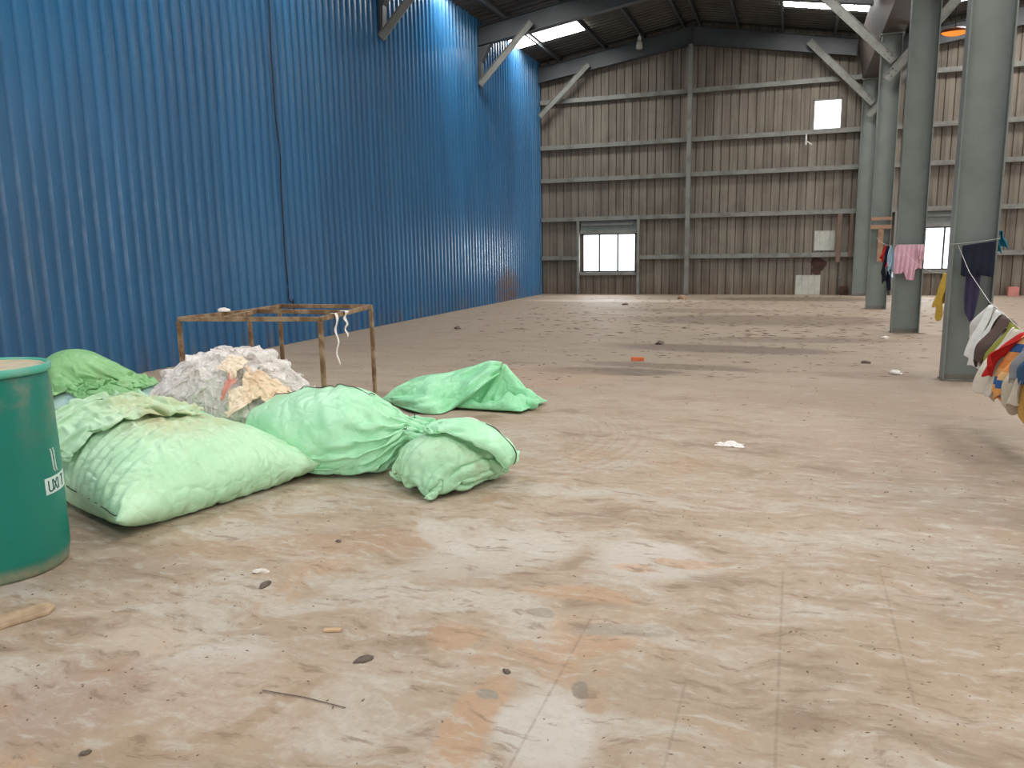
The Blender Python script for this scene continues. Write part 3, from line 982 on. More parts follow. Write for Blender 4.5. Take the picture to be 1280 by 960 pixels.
for i, p in ((14, (-3.58, 4.88, .50)), (24, (-3.34, 4.84, .56)), (34, (-3.10, 4.78, .57)), (45, (-2.78, 4.72, .50))):
    c.pins[int(c.T[i, 28])] = (p, .12)
c.run(240, 8, g=-0.0010, press=0.04, vol=0.30, comp=0.9)
c.x[:, 2] *= 1.10; c.x[:, 0] += -.05 - .05*np.clip((-3.0 - c.x[:, 0]), 0, 1); c.x[:, 1] -= .05
ctr = Vector((-3.05, 4.75, 0))
sk = empty('sack', ctr, label='stuffed pale green sack necked at its right end, in front of the rusty table', cat='sack', kind='thing', group='green woven sacks')
cloth_obj(c, 'sack_body', M['sack_b'], sk, ctr)
seam_tube([c.x[c.T[i, 27]] + np.array((0, 0, .006)) for i in range(12, 46, 1)], .0035, 'stitched_seam', M['thread'], sk, ctr)
m = MB(); ring = [c.x[c.T[57, j]] for j in range(0, 44, 3)]
m.tube([Vector(p) - ctr + Vector((0, 0, .002)) for p in ring], .004, 5)
m.build('tie_string', M['thread'], sk, True)

# --- the small dusty sack at the front with its top folded over
c = pillow(46, 46, 1.00, .98, bil((-1.98, 4.10, .16), (-1.66, 4.92, .16), (-2.46, 4.52, .18), (-2.05, 5.15, .22)), .08, 12, kb=0.015)
N = 45
for (i, j), p in {(0, 0): (-1.96, 4.12, .03), (N, 0): (-1.66, 4.98, .08), (0, N): (-2.42, 4.60, .10), (N, N): (-2.0, 5.2, .16)}.items():
    c.pins[int(c.T[i, j])] = (p, 0.3)
c.run(200, 8, g=-0.0010, press=0.035, vol=0.095, comp=0.9)
c.x += np.array((-.07, -.20, 0)); ctr = Vector((-2.10, 4.45, 0))
sk = empty('sack', ctr, label='small dusty green sack with its top folded over, nearest sack on the right', cat='sack', kind='thing', group='green woven sacks')
cloth_obj(c, 'sack_body', M['sack_c'], sk, ctr)
HM3 = hmap(c.x)
fl = pillow(50, 20, 1.10, .46, bil((-2.40, 4.18, .50), (-1.74, 4.46, .46), (-2.26, 4.62, .50), (-1.68, 4.84, .46)), .05, 15, kb=0.015)
for j in range(20):
    v = j/19
    fl.pins[int(fl.T[0, j])] = ((-2.24 + .04*v, 4.42 + .16*v, .33 + .03*math.sin(v*14)), .5)
fl.pins[int(fl.T[49, 0])] = ((-1.68, 4.60, .20), .4)
fl.pins[int(fl.T[49, 19])] = ((-1.68, 4.84, .18), .4)
fl.run(170, 6, g=-0.0014, press=0.012, vol=0.012, comp=0.9, hm=HM3)
fl.x += np.array((-.0, -.0, 0)); cloth_obj(fl, 'folded_top', M['sack_b'], sk, ctr)
seam_tube([fl.x[fl.T[i, 11]] + np.array((0, 0, .005)) for i in range(24, 47)], .004, 'stitched_seam', M['thread'], sk, ctr)

# --- the nearly empty crumpled sack lying behind
rs = np.random.RandomState(21)
c = pillow(110, 64, 1.8, .9, lambda u, v: (-3.85 + 1.62*u, 6.60 + .62*v, .2), .05, 22, kb=0.04)
def HD(u, v):
    al, ac = u*1.6*.9 + v*.62*.44, -u*1.6*.44 + v*.62*.9         # along and across the long folds
    wq = noise.noise(Vector((al*2.0, ac*2.0, 4)))*.18
    h = .11 + .07*math.exp(-((u - .22)/.2)**2)*math.sin(PI*v)
    # the main ridge climbs from the near left to the peak at the right
    t_ = min(1, max(0, (u - .12)/.64)); vr = .22 + .48*t_ + wq*.6
    d_ = (v - vr); hr = .06 + .25*t_**1.7
    if u > .76: hr *= max(0, 1 - ((u - .76)/.26)**1.3)
    h += hr*math.exp(-(d_/(.22 if d_ > 0 else .10))**2)
    # second fold in front of it, and the hollow between
    h += .13*math.exp(-((v - .10 - .2*max(0, u - .5))/.10)**2)*math.exp(-((u - .30)/.26)**2)
    h += .12*math.exp(-((u - .90 - .15*(v - .3))/.05)**2)*(1 - .4*v)
    h -= .20*math.exp(-((u - .69)/.085)**2 - ((v - .27)/.13)**2)
    r = 1 - 2*abs(noise.noise(Vector((al*1.6, ac*5.0 + wq*3, 1.7))))
    r2 = 1 - 2*abs(noise.noise(Vector((al*4.2 + 5, ac*9.5 + wq*4, .3))))
    h += .12*(r - .55) + .055*(r2 - .5)
    # pleats running down from the peak
    th = math.atan2((v - .64)*.62, (u - .77)*1.6); rd = math.hypot((v - .64)*.62, (u - .77)*1.6)
    pl = abs(((th*1.75 + .3*math.sin(rd*14)) % 1.0) - .5)*2
    h += .10*(pl - .5)*min(1, rd/.12)*math.exp(-(rd/.42)**2)
    return max(.035, h)
QD = [(-3.88, 6.72), (-2.30, 6.62), (-3.70, 7.20), (-2.22, 7.18)]
tg = stuffed(c, QD, HD, lambda u, v: .03)
c.x = tg.copy()
c.run(12, 3, g=-0.0004, press=0.0, comp=0.0, soft=tg, sw=.3)
ctr = Vector((-3.0, 6.9, 0)); knot_at = c.x[c.T[108, 26]].copy()
sk = empty('sack', ctr, label='nearly empty crumpled bright green sack, lying farther back on the open floor', cat='sack', kind='thing', group='green woven sacks')
cloth_obj(c, 'sack_body', M['sack_d'], sk, ctr)
UP = [at_depth(*q) for q in ((480, 498, 6.90), (503, 481, 7.0), (529, 469, 7.05), (560, 466, 7.08), (585, 459, 7.08), (610, 451.5, 7.10), (628, 453, 7.08))]
LO = [at_depth(490, 506, 6.80), floor_at(512, 514, .02), floor_at(545, 518, .015), at_depth(566, 513, 6.62), at_depth(590, 496, 6.66), at_depth(608, 480, 6.76), at_depth(624, 468, 6.86)]
def along(L, t):
    t *= len(L) - 1; i = min(len(L) - 2, int(t)); f_ = t - i
    p0, p1, p2, p3 = L[max(0, i - 1)], L[i], L[i + 1], L[min(len(L) - 1, i + 2)]
    return ((p1*2) + (p2 - p0)*f_ + (p0*2 - p1*5 + p2*4 - p3)*f_*f_ + (p1*3 - p0 - p2*3 + p3)*f_**3)*.5
v = []; nu, nv = 80, 34
for i in range(nu + 1):
    a_ = i/nu; U_, L_ = along(UP, a_), along(LO, a_)
    for j in range(nv + 1):
        b_ = j/nv
        p = U_.lerp(L_, b_)
        out = Vector((.25, -.80, .55))
        k_ = .07*math.sin(PI*b_) + .045*(abs(math.sin(PI*(2.3*b_ - 1.1*a_ + .12*math.sin(9*a_)))) - .5)*min(1, 5*b_) + .030*(abs(math.sin(PI*(3.1*b_ + 2.7*a_ + .3*math.sin(7*b_)))) - .5)
        k_ += .05*noise.noise(Vector((a_*5, b_*3, 2.2)))*min(1, 4*b_)
        p = p + out*k_*(1 - .3*a_)
        if j == nv: p = p + Vector((0, .03, 0))
        v.append((p.x + 3.0, p.y - 6.9, max(.006, p.z)))
np_mesh('folded_side', v, [(i*(nv+1)+j, i*(nv+1)+j+1, (i+1)*(nv+1)+j+1, (i+1)*(nv+1)+j) for i in range(nu) for j in range(nv)], M['sack_d'], sk, True, 1, .003)
KNOT = (sk, np.array((knot_at[0] - .01 + 3.0, knot_at[1] - 6.9, .055)))

# --- the heap by the blue wall behind the drum: a pale blue sack under a dull green one
c = pillow(40, 40, 1.20, 1.10, bil((-6.20, 4.65, .25), (-5.10, 4.75, .25), (-6.15, 5.55, .25), (-5.05, 5.6, .25)), .08, 31, kb=0.015)
c.run(160, 7, g=-0.0012, press=0.03, vol=0.34, comp=0.9)
HM5 = hmap(c.x)
ctr = Vector((-5.6, 5.1, 0))
sk = empty('sack', ctr, label='pale blue-white sack underneath the dull green one, behind the drum', cat='sack', kind='thing')
cloth_obj(c, 'sack_body', M['sack_f'], sk, ctr)
c = pillow(64, 48, 1.9, 1.15, lambda u, v: (-6.32 + 1.02*u, 4.86 + .50*v - .06*u, .74 - .16*u + .06*math.sin(9*u + 4*v) + .05*math.sin(19*u - 8*v)), .06, 33, kb=0.010)
c.x += rs.randn(*c.x.shape)*.020
c.run(60, 7, g=-0.0014, press=0.006, vol=0.06, comp=1.0, hm=HM5, colliders=[((-5.92, 5.1, .50), (.34, .22, .20))])
sk = empty('sack', (-5.6, 5.1, .3), label='dull green crumpled sack on top of the pile behind the drum, by the blue wall', cat='sack', kind='thing', group='green woven sacks')
cloth_obj(c, 'sack_body', M['sack_e'], sk, (-5.6, 5.1, .3))

# ------------------------------------------------------------------ plastic film heap and rags
def mat_film(name, tint, clear=0.35):
    t = NT(name); c = t.coord('Object')
    v = t.n('ShaderNodeTexVoronoi', _feature='DISTANCE_TO_EDGE'); v.inputs['Scale'].default_value = 26.0
    wn = t.n('ShaderNodeTexNoise'); wn.inputs['Scale'].default_value = 8.0; t.l(c, wn.inputs['Vector'])
    t.l(t.mix(0.25, c, wn.outputs['Color']), v.inputs['Vector'])
    n = t.noise(c, 46, 4, 0.7)
    h = t.math('ADD', t.ramp(v.outputs['Distance'], 0, .3, 0, 1, False), t.math('MULTIPLY', n, 0.7))
    nr = t.bump(h, 0.30, 0.012)
    p = t.bsdf(tint, 0.28, 0.0, 0.5, nr)
    tl = t.n('ShaderNodeBsdfTranslucent', Color=tint)
    m1 = t.n('ShaderNodeMixShader'); m1.inputs[0].default_value = 0.15; t.l(p, m1.inputs[1]); t.l(tl.outputs[0], m1.inputs[2])
    tr = t.n('ShaderNodeBsdfTransparent', Color=(0.99, 0.99, 0.99, 1))
    m2 = t.n('ShaderNodeMixShader'); t.l(t.ramp(n, 0.35, 0.65, clear*.5, clear*1.5), m2.inputs[0]); t.l(m1.outputs[0], m2.inputs[1]); t.l(tr.outputs[0], m2.inputs[2])
    return t.done(m2.outputs[0])
M['film'] = mat_film('clear_plastic_film', lin(254, 248, 243), .25)
M['film_core'] = mat_film('dense_plastic_film', lin(254, 246, 240), .0)
HC = np.array((-4.18, 5.00, 0.0))
heap = empty('plastic_film_heap', HC, label='big crumpled heap of clear plastic film between the sacks and the rusty table', cat='plastic heap', kind='thing')
def blob(cen, rad, amp, seed, sub=5, sharp=6.0):
    bm = bmesh.new(); bmesh.ops.create_icosphere(bm, subdivisions=sub, radius=1)
    o = Vector((seed*3.1, seed*1.7, seed*.9))
    for v in bm.verts:
        d = v.co.normalized()
        n1 = noise.noise(d*1.6 + o); n2 = 1 - abs(noise.noise(d*3.4 + o*1.3))*2; n3 = 1 - abs(noise.noise(d*sharp*1.6 + o*.7))*2
        r = 1 + amp*(n1*.9 + n2*.45 + n3*.32)
        v.co = Vector((d.x*rad[0]*r, d.y*rad[1]*r, d.z*rad[2]*r)) + Vector(cen)
        if v.co.z < 0.004: v.co.z = 0.004
    vs = [tuple(v.co) for v in bm.verts]; fs = [tuple(x.index for x in f.verts) for f in bm.faces]
    bm.free()
    return vs, fs
kv, kf = blob(tuple(KNOT[1]), (.065, .05, .05), .22, 6, 3); np_mesh('knot', kv, kf, M['sack_d'], KNOT[0])
vs, fs = blob((0, 0, .06), (.68, .43, .62), .13, 4, 5)
HMH = hmap(np.array(vs) + HC)
np_mesh('film_core', vs, fs, M['film_core'], heap)
rs = np.random.RandomState(5)
allf = []
for k in range(15):
    a = 2*PI*k/14 + rs.rand()*.4
    rr = .40*(.35 + .65*rs.rand()) if k else 0
    px, py = HC[0] + rr*1.6*math.cos(a), HC[1] + rr*.9*math.sin(a)
    L = .85 + .3*rs.rand(); ang = rs.rand()*PI
    ca, sa = math.cos(ang), math.sin(ang); sh = .62
    f = sheet(30, 30, L, L, lambda u, v: (px + sh*L*((u - .5)*ca - (v - .5)*sa), py + sh*L*((u - .5)*sa + (v - .5)*ca), .80 + .08*math.sin(9*u + k) + .07*math.cos(8*v + 2*k)), 50 + k, kb=.01, jit=.02)
    f.run(44, 5, g=-0.0040, comp=0.95, damp=.93, hm=HMH)
    allf.append(f.x.copy())
    f.x += rs.randn(*f.x.shape)*.004
    cloth_obj(f, 'film_sheet', M['film'], heap, HC, 1)

M['rag_a'] = paint('peach_rag', lin(240, 214, 186), lin(216, 180, 148), 0.9, 8.0, 0.8, 0, .2, 0.3)
M['rag_b'] = paint('pale_peach_rag', lin(244, 226, 204), lin(224, 196, 168), 0.9, 8.0, 0.7, 0, .2, 0.3)
M['rag_c'] = paint('pink_rag', lin(214, 150, 136), lin(198, 140, 120), 0.9, 8.0, 0.7, 0, .2, 0.3)
def rag(cen, L, mat, label, seed, sh=.42, col=(), ang=.3, z0=.66, steps=60, W=None):
    W = W or L; ca, sa = math.cos(ang), math.sin(ang)
    f = sheet(34, 34, L, W, lambda u, v: (cen[0] + sh*L*((u - .5)*ca) - sh*W*(v - .5)*sa, cen[1] + sh*L*(u - .5)*sa + sh*W*(v - .5)*ca, cen[2] + .06*math.sin(8*u + seed) + .06*math.cos(9*v + seed)), seed, kb=.03, jit=.02)
    f.run(steps, 6, g=-0.0030, comp=0.95, damp=.94, colliders=list(col), hm=HMR)
    lo = float(f.x[:, 2].min())
    o = empty('rag', (cen[0], cen[1], lo), label=label, cat='rag', kind='thing', group='rags on the plastic heap')
    cloth_obj(f, 'cloth', mat, o, (cen[0], cen[1], lo), 1, .006)
for k in range(60):
    # loops of film springing out of the heap
    a = rs.rand()*2*PI; q_ = rs.rand()**.6
    bx, by = HC[0] + .60*q_*math.cos(a), HC[1] + .34*q_*math.sin(a)
    bz = float(HMH(np.array([bx]), np.array([by]))[0])
    if bz < .05: continue
    d = rs.rand()*PI; R_ = .014 + .036*rs.rand()**2; wd = .08 + .16*rs.rand()
    v = []
    for i in range(15):
        t_ = PI*1.15*i/14 - .08*PI
        for j in range(6):
            w_ = (j/5 - .5)*wd
            h_ = R_*1.3*math.sin(t_) + .012*math.sin(j*2.1 + i*.9 + k)
            e_ = R_*1.4*math.cos(t_) + .012*math.cos(j*1.7 + i*1.3)
            v.append((bx + e_*math.cos(d) - w_*math.sin(d) - HC[0], by + e_*math.sin(d) + w_*math.cos(d) - HC[1], max(.01, bz - .005 + h_)))
    np_mesh('film_loop', v, [(i*6 + j, i*6 + j + 1, (i + 1)*6 + j + 1, (i + 1)*6 + j) for i in range(14) for j in range(5)], M['film'], heap, True, 1)
HMR = hmap(np.concatenate([np.array(vs) + HC] + allf))
hcol = []
rag((-3.66, 4.76, .76), .62, M['rag_a'], 'spread peach cotton rag on the right side of the plastic heap', 71, .50, hcol, .4, W=.42)
rag((-3.80, 4.62, .62), .40, M['rag_b'], 'bunched cream rag at the foot of the plastic heap, just behind the largest sack', 72, .36, [((-3.74, 4.62, .18), (.20, .18, .24))], .8)
rag((-3.94, 4.74, .80), .42, M['rag_b'], 'frayed pale rag in the middle of the plastic heap, above the bunched one', 73, .38, hcol + [((-3.85, 4.68, .36), (.18, .14, .17))], 1.5)
rag((-3.88, 4.66, .86), .24, M['rag_c'], 'small pink rag tucked among the peach rags', 74, .5, hcol + [((-3.85, 4.68, .38), (.18, .14, .19))], .2)

f = sheet(30, 20, .62, .36, lambda u, v: (-2.62 + .34*u, 5.62 + .20*v, .16 + .05*math.sin(9*u) + .03*math.cos(7*v)), 81, kb=.01, jit=.02)
f.run(30, 5, g=-0.003, comp=.9, damp=.93, colliders=[((-2.45, 5.72, .02), (.16, .1, .14))])
o = empty('plastic_film', (-2.45, 5.72, 0), label='crumpled clear plastic lying between the two rightmost green sacks', cat='plastic film', kind='thing')
cloth_obj(f, 'film_sheet', M['film_core'], o, (-2.45, 5.72, 0))
pf = floor_at(914, 557)
f = sheet(20, 16, .30, .18, lambda u, v: (pf.x - .10 + .19*u, pf.y - .05 + .11*v, .06 + .02*math.sin(9*u)), 82, kb=.01, jit=.012)
f.run(26, 5, g=-0.003, comp=.9, damp=.93, colliders=[((pf.x, pf.y, 0), (.06, .04, .04))])
o = empty('plastic_film', (pf.x, pf.y, 0), label='small scrap of white plastic film alone on the open floor', cat='plastic film', kind='thing')
cloth_obj(f, 'film_sheet', M['film_core'], o, (pf.x, pf.y, 0))

# ------------------------------------------------------------------ drum
def mat_drum():
    t = NT('green_drum_plastic'); c = t.coord('Object'); x, y, z = t.xyz(c)
    n = t.noise(c, 4.0, 6, 0.65); n2 = t.noise(c, 18.0, 5, 0.7)
    base = t.mix(t.ramp(n, 0.4, 0.7, 0, .5), lin(6, 118, 102), lin(18, 110, 94))
    scuff = t.math('MULTIPLY', t.ramp(n, 0.47, 0.64, 0, .6), t.ramp(z, .55, .95))
    base = t.mix(scuff, base, lin(116, 124, 104))
    base = t.mix(t.math('MULTIPLY', t.ramp(z, .09, .02), t.ramp(n2, .3, .6, .5, 1)), base, lin(140, 138, 112))
    base = t.mix(t.ramp(n2, .70, .76, 0, .6), base, lin(150, 176, 160))
    return t.done(t.bsdf(base, 0.42, 0.0, 0.5, t.bump(n2, .08, .006)))
M['drum'] = mat_drum()
M['drum_rim'] = paint('drum_rim_plastic', lin(70, 170, 146), lin(120, 168, 146), .45, 7, .7)
M['lid'] = paint('dusty_lid', lin(196, 176, 152), lin(150, 168, 136), .8, 9, .8)
M['white'] = paint('white_print', lin(206, 222, 216), lin(170, 196, 186), .6, 20, .6)
M['print'] = paint('green_print', lin(30, 92, 82), lin(36, 104, 92), .6, 20, .4)
DX, DY, DR, DH = -3.62, 2.58, 0.30, 1.0
dr = empty('drum', (DX, DY, 0), label='tall green plastic drum with a white label, at the left edge', cat='drum', kind='thing')
m = MB()
m.lathe([(DR - .035, 0), (DR - .018, .004), (DR - .010, .02), (DR - .008, .05), (DR - .002, .07), (DR, .10), (DR, .30), (DR, .60), (DR - .004, .85), (DR - .012, .94), (DR - .014, .965), (DR - .02, .97), (DR - .02, .955), (DR - .04, .95)], 72)
m.build('drum_body', M['drum'], dr, True, fix=True)
m = MB(); m.lathe([(DR - .022, .962), (DR + .003, .962), (DR + .006, .975), (DR + .004, .996), (DR - .004, DH), (DR - .016, DH - .004), (DR - .02, .985), (DR - .022, .962)], 72)
m.build('rim', M['drum_rim'], dr, True)
m = MB(); m.lathe([(0, .978), (.10, .979), (.11, .984), (.13, .984), (.14, .979), (DR - .05, .978), (DR - .025, .984), (DR - .021, .990), (DR - .021, .966), (0, .962)], 72)
m.build('lid', M['lid'], dr, True)
def onto_drum(a, z, off): return (math.cos(a)*(DR + off), math.sin(a)*(DR + off), z)
def drum_patch(name, a0, a1, z0, z1, off, mat, parent, n=16, skew=0):
    m = MB(); v = []
    for i in range(n + 1):
        a = a0 + (a1 - a0)*i/n
        v += [onto_drum(a, z0, off), onto_drum(a, z1, off), onto_drum(a, z0, off - .004), onto_drum(a, z1, off - .004)]
    f = []
    for i in range(n):
        p = 4*i; q = p + 4
        f += [(p, q, q + 1, p + 1), (p + 2, p + 3, q + 3, q + 2), (p, p + 2, q + 2, q), (p + 1, q + 1, q + 3, p + 3)]
    f += [(0, 1, 3, 2), (4*n, 4*n + 2, 4*n + 3, 4*n + 1)]
    m.add(v, f); return m.build(name, mat, parent)
LA0 = 0.14
lab = drum_patch('label', LA0, LA0 + .85, .375, .455, .0012, M['white'], dr)
def glyph(strokes, a, z, wa, h, th, off, name, mat, parent):
    m = MB()
    for pts in strokes:
        dense = []
        for (x0, y0), (x1, y1) in zip(pts[:-1], pts[1:]):
            for k in range(5):
                dense.append((x0 + (x1 - x0)*k/5, y0 + (y1 - y0)*k/5))
        dense.append(pts[-1])
        m.tube([Vector(onto_drum(a + px*wa, z + py*h, off)) for px, py in dense], th, 5)
    return m.build(name, mat, parent, True)
GL = {'U': [[(0, 1), (0, .2), (.25, 0), (.75, 0), (1, .2), (1, 1)]], 'X': [[(0, 0), (1, 1)], [(0, 1), (1, 0)]], 'I': [[(.5, 0), (.5, 1)]], 'T': [[(0, 1), (1, 1)], [(.5, 0), (.5, 1)]]}
aa = LA0 + .07
for ch in 'UXI T':
    if ch != ' ':
        glyph(GL[ch], aa, .388, .10 if ch != 'I' else .04, .054, .0040, .0008, 'lettering', M['print'], lab)
    aa += .115 if ch not in 'I ' else .06
# the printed double stroke above the label
for d in (0, .07):
    glyph([[(-.10, 1), (0, .85), (.1, .12), (.25, 0)]], LA0 + .22 + d, .475, .22, .115, .0045, .0006, 'printed_stroke', M['white'], dr)

# ------------------------------------------------------------------ rusty table frame
ZT = 1.01
P = {'fl': floor_at(223, 396, ZT), 'fr': floor_at(400, 396, ZT), 'br': floor_at(463.6, 380.8, ZT), 'bl': floor_at(348.8, 380, ZT)}
tc = (P['fl'] + P['br'])/2
tb = empty('table_frame', (tc.x, tc.y, 0), label='bare rusty steel table frame without a top, behind the sacks', cat='table frame', kind='thing')
ofs = Vector((tc.x, tc.y, 0))
q = {k: v - ofs for k, v in P.items()}
Z = Vector((0, 0, 1))
for k in ('fl', 'fr', 'br', 'bl'):
    m = MB(); p = q[k]; m.bar((p.x, p.y, 0), (p.x, p.y, ZT - .036), .032, .032, (0, 1, 0)); m.build('leg', M['rust'], tb, False, .004)
ml = floor_at(311, 386.5, ZT) - ofs
m = MB(); m.bar((ml.x, ml.y, 0), (ml.x, ml.y, ZT - .036), .032, .032, (0, 1, 0)); m.build('leg', M['rust'], tb, False, .004)
dz = Vector((0, 0, -.018))
def rail(a, b, w=.032): 
    m = MB(); m.bar(a + dz, b + dz, w, .036); m.build('rail', M['rust'], tb, False, .003)
rail(q['fl'], q['fr']); rail(q['fr'], q['br']); rail(q['br'], q['bl'])
rail(q['fl'], ml); rail(ml, ml + (q['br'] - q['bl'])*.02 + (q['bl'] - ml)*1.0)
x1 = q['fl'].lerp(q['fr'], .32); rail(x1, q['bl'])
y0_, y1_ = ml.lerp(q['bl'], .05), q['fr'].lerp(q['br'], .50)
rail(y0_, y1_, .034)
# strips of film caught on the rail
for k, (t_, ln, wd) in enumerate(((.22, .42, .035), (.40, .22, .05))):
    p = P['fr'].lerp(P['br'], t_)
    o = empty('plastic_strip', (p.x, p.y, ZT), label=('longer' if k == 0 else 'shorter') + ' strip of clear film hanging from the right rail of the rusty table', cat='plastic strip', kind='thing', group='film strips on the table rail')
    v = []; n = 18
    for i in range(n + 1):
        s_ = i/n
        ww = wd*(1 - .65*s_)*(1 + .25*math.sin(i*1.3 + k))
        zz = .004 - s_*ln; xx = .026 + .012*math.sin(i*.8 + k)
        v += [(xx, -ww/2, zz), (xx + .008, 0, zz), (xx, ww/2, zz)]
    v = [(-.018, -wd/2, .004), (-.010, 0, .006), (-.018, wd/2, .004)] + v
    f = []
    for i in range(n + 1): 
        for j in (0, 1): f.append((3*i + j, 3*i + j + 1, 3*i + j + 4, 3*i + j + 3))
    np_mesh('strip', v, f, M['film_core'], o, True, 0, .0015)
p = P['fl'].lerp(ml + ofs, .62)
o = empty('plastic_scrap', (p.x, p.y, ZT), label='scrap of white plastic knotted on the left rail of the rusty table', cat='plastic scrap', kind='thing')
vs, fs = blob((0, 0, .012), (.05, .035, .020), .3, 9, 3); np_mesh('scrap', vs, fs, M['film_core'], o)
# ------------------------------------------------------------------ washing
def cloth_mat(name, col, dark=None):
    return paint(name, col, dark or tuple(x*.72 for x in col[:3]) + (1,), .9, 14.0, .5, 0, .15, .2)
CM = {k: cloth_mat('cloth_' + k, lin(*v)) for k, v in dict(white=(214, 212, 208), brown=(92, 76, 70), lime=(134, 136, 62), cream=(208, 198, 184), red=(178, 42, 40), orange=(214, 150, 84),
      grey=(134, 134, 138), beige=(190, 178, 160), navy=(32, 36, 48), steel=(62, 88, 116), mauve=(132, 124, 146), gold=(194, 152, 84), pink=(196, 154, 166), purple=(58, 54, 76), yellow=(190, 156, 66),
      teal=(30, 92, 112), pale=(170, 196, 214), black=(34, 34, 40)).items()}
def mat_stripes(name, cols, scale):
    t = NT(name); c = t.coord(); x, y, z = t.xyz(c)
    f = t.math('FRACT', t.math('MULTIPLY', z, scale))
    r = t.n('ShaderNodeValToRGB'); r.color_ramp.interpolation = 'CONSTANT'
    el = r.color_ramp.elements
    while len(el) < len(cols): el.new(.5)
    for i, cc in enumerate(cols): el[i].position = i/len(cols); el[i].color = cc
    t.l(f, r.inputs[0])
    return t.done(t.bsdf(r.outputs[0], .9, 0, .15))
CM['stripe'] = mat_stripes('cloth_stripe', [lin(214, 140, 80), lin(214, 150, 90), lin(60, 96, 146), lin(220, 176, 120)], 4.2)

LINE = [Vector(p) for p in ((1.61, 9.49, 1.46), (1.57, 8.6, 1.21), (1.55, 7.56, .99), (1.55, 6.97, .925), (1.55, 6.55, .865), (1.55, 6.0, .84), (1.55, 5.4, .93), (1.56, 4.57, 1.40))]
def line_at(y):
    for a, b in zip(LINE[:-1], LINE[1:]):
        if b.y <= y <= a.y:
            return a.lerp(b, (a.y - y)/(a.y - b.y))
    return LINE[-1]
o = empty('clothesline', LINE[0], label='pale cord sagging with washing from the nearest column towards the right edge', cat='clothesline', kind='thing')
m = MB(); m.tube([p - LINE[0] for p in LINE], .0028, 6); m.build('cord', M['wire'], o, True)

def hang(name, label, cat, y, width, drop, mat, lean=-.10, spread=.03, seed=0, back=.8, taper=0.0, folds=2.5, group='washing on the sagging line', skew=0.0, at=None, axis=None, fall=0.0):
    """a garment doubled over a line: front drop, over the cord, back drop"""
    p = at or line_at(y)
    q = (axis or (line_at(y - .05) - line_at(y + .05))).normalized()
    nrm = Vector((0, 0, 1)).cross(q).normalized()
    o = empty(name, p, label=label, cat=cat, group=group, kind='thing')
    nu, nv = 16, 26; v = []
    rs_ = random.Random(seed); ph = [rs_.uniform(0, 6.28) for _ in range(4)]
    for j in range(nv + 1):
        t = j/nv*2 - 1                      # -1 front hem .. 0 cord .. 1 back hem
        d = abs(t); L = drop if t < 0 else drop*back
        sgn = 1 if t < 0 else -1
        for i in range(nu + 1):
            u = i/nu - .5
            hem = 1 + .14*math.sin(u*5 + ph[0]) + .05*math.sin(u*17 + ph[3]) + skew*u
            zz = -d*L*hem
            w = width*(1 - taper*(1 - d))
            fold = math.sin(u*folds*2*PI + ph[1] + .8*d) * .034 * (0.3 + d) + math.sin(u*folds*4.3 + 3*d + ph[2]) * .020*d + math.sin(7*d + 5*u + ph[3])*.010
            out = sgn*(.007 + spread*min(1, d*1.6)) + fold
            pos = q*(u*w) + nrm*(out) + Vector((lean*d*drop, fall*d*drop, zz + .006))
            v.append(pos)
    f = [(j*(nu+1)+i, j*(nu+1)+i+1, (j+1)*(nu+1)+i+1, (j+1)*(nu+1)+i) for j in range(nv) for i in range(nu)]
    np_mesh('fabric', [tuple(a) for a in v], f, mat, o, True, 1, .004)
    return o
WL = [('cloth', 'white cloth hung highest, first on the sagging line from the column', 'cloth', 7.44, .36, .46, 'white', -.05, .09, .8),
      ('cloth', 'narrow greyish white cloth hanging beside the brown garment', 'cloth', 7.16, .30, .50, 'white', -.09, .09, .3),
      ('shirt', 'dark brown garment hung over the sagging line', 'shirt', 6.94, .36, .48, 'brown', -.06, .13, .2),
      ('cloth', 'yellow-green cloth behind the brown garment', 'cloth', 6.70, .20, .52, 'lime', -.04, .11, 0),
      ('shirt', 'cream shirt bunched right of the brown garment', 'shirt', 6.52, .34, .55, 'cream', -.06, .15, 0),
      ('cloth', 'bright red cloth in front of the cream shirt', 'cloth', 6.36, .24, .34, 'red', -.10, .17, .2),
      ('towel', 'orange and blue striped towel on the sagging line', 'towel', 6.20, .26, .52, 'stripe', -.04, .13, 0),
      ('shirt', 'grey garment between the striped towel and the beige trousers', 'shirt', 6.06, .24, .40, 'grey', -.04, .12, 0),
      ('trousers', 'beige trousers, hanging lower than their neighbours', 'trousers', 5.94, .26, .54, 'beige', -.02, .13, 0),
      ('trousers', 'steel blue trousers right of the beige ones', 'trousers', 5.82, .26, .34, 'steel', .0, .12, 0),
      ('shirt', 'greyish mauve shirt at the right edge', 'shirt', 5.70, .26, .36, 'mauve', .02, .10, 0),
      ('skirt', 'golden orange skirt, hanging lowest at the right edge', 'skirt', 5.86, .22, .60, 'gold', .02, .09, .3)]
for k, (n_, lab_, cat_, y, w_, d_, mt, ln, sp, tp) in enumerate(WL):
    hang(n_, lab_, cat_, y, w_, d_, CM[mt], ln, sp, k + 3, .85, tp, 1.6, skew=(-.25 if k % 2 else .2))

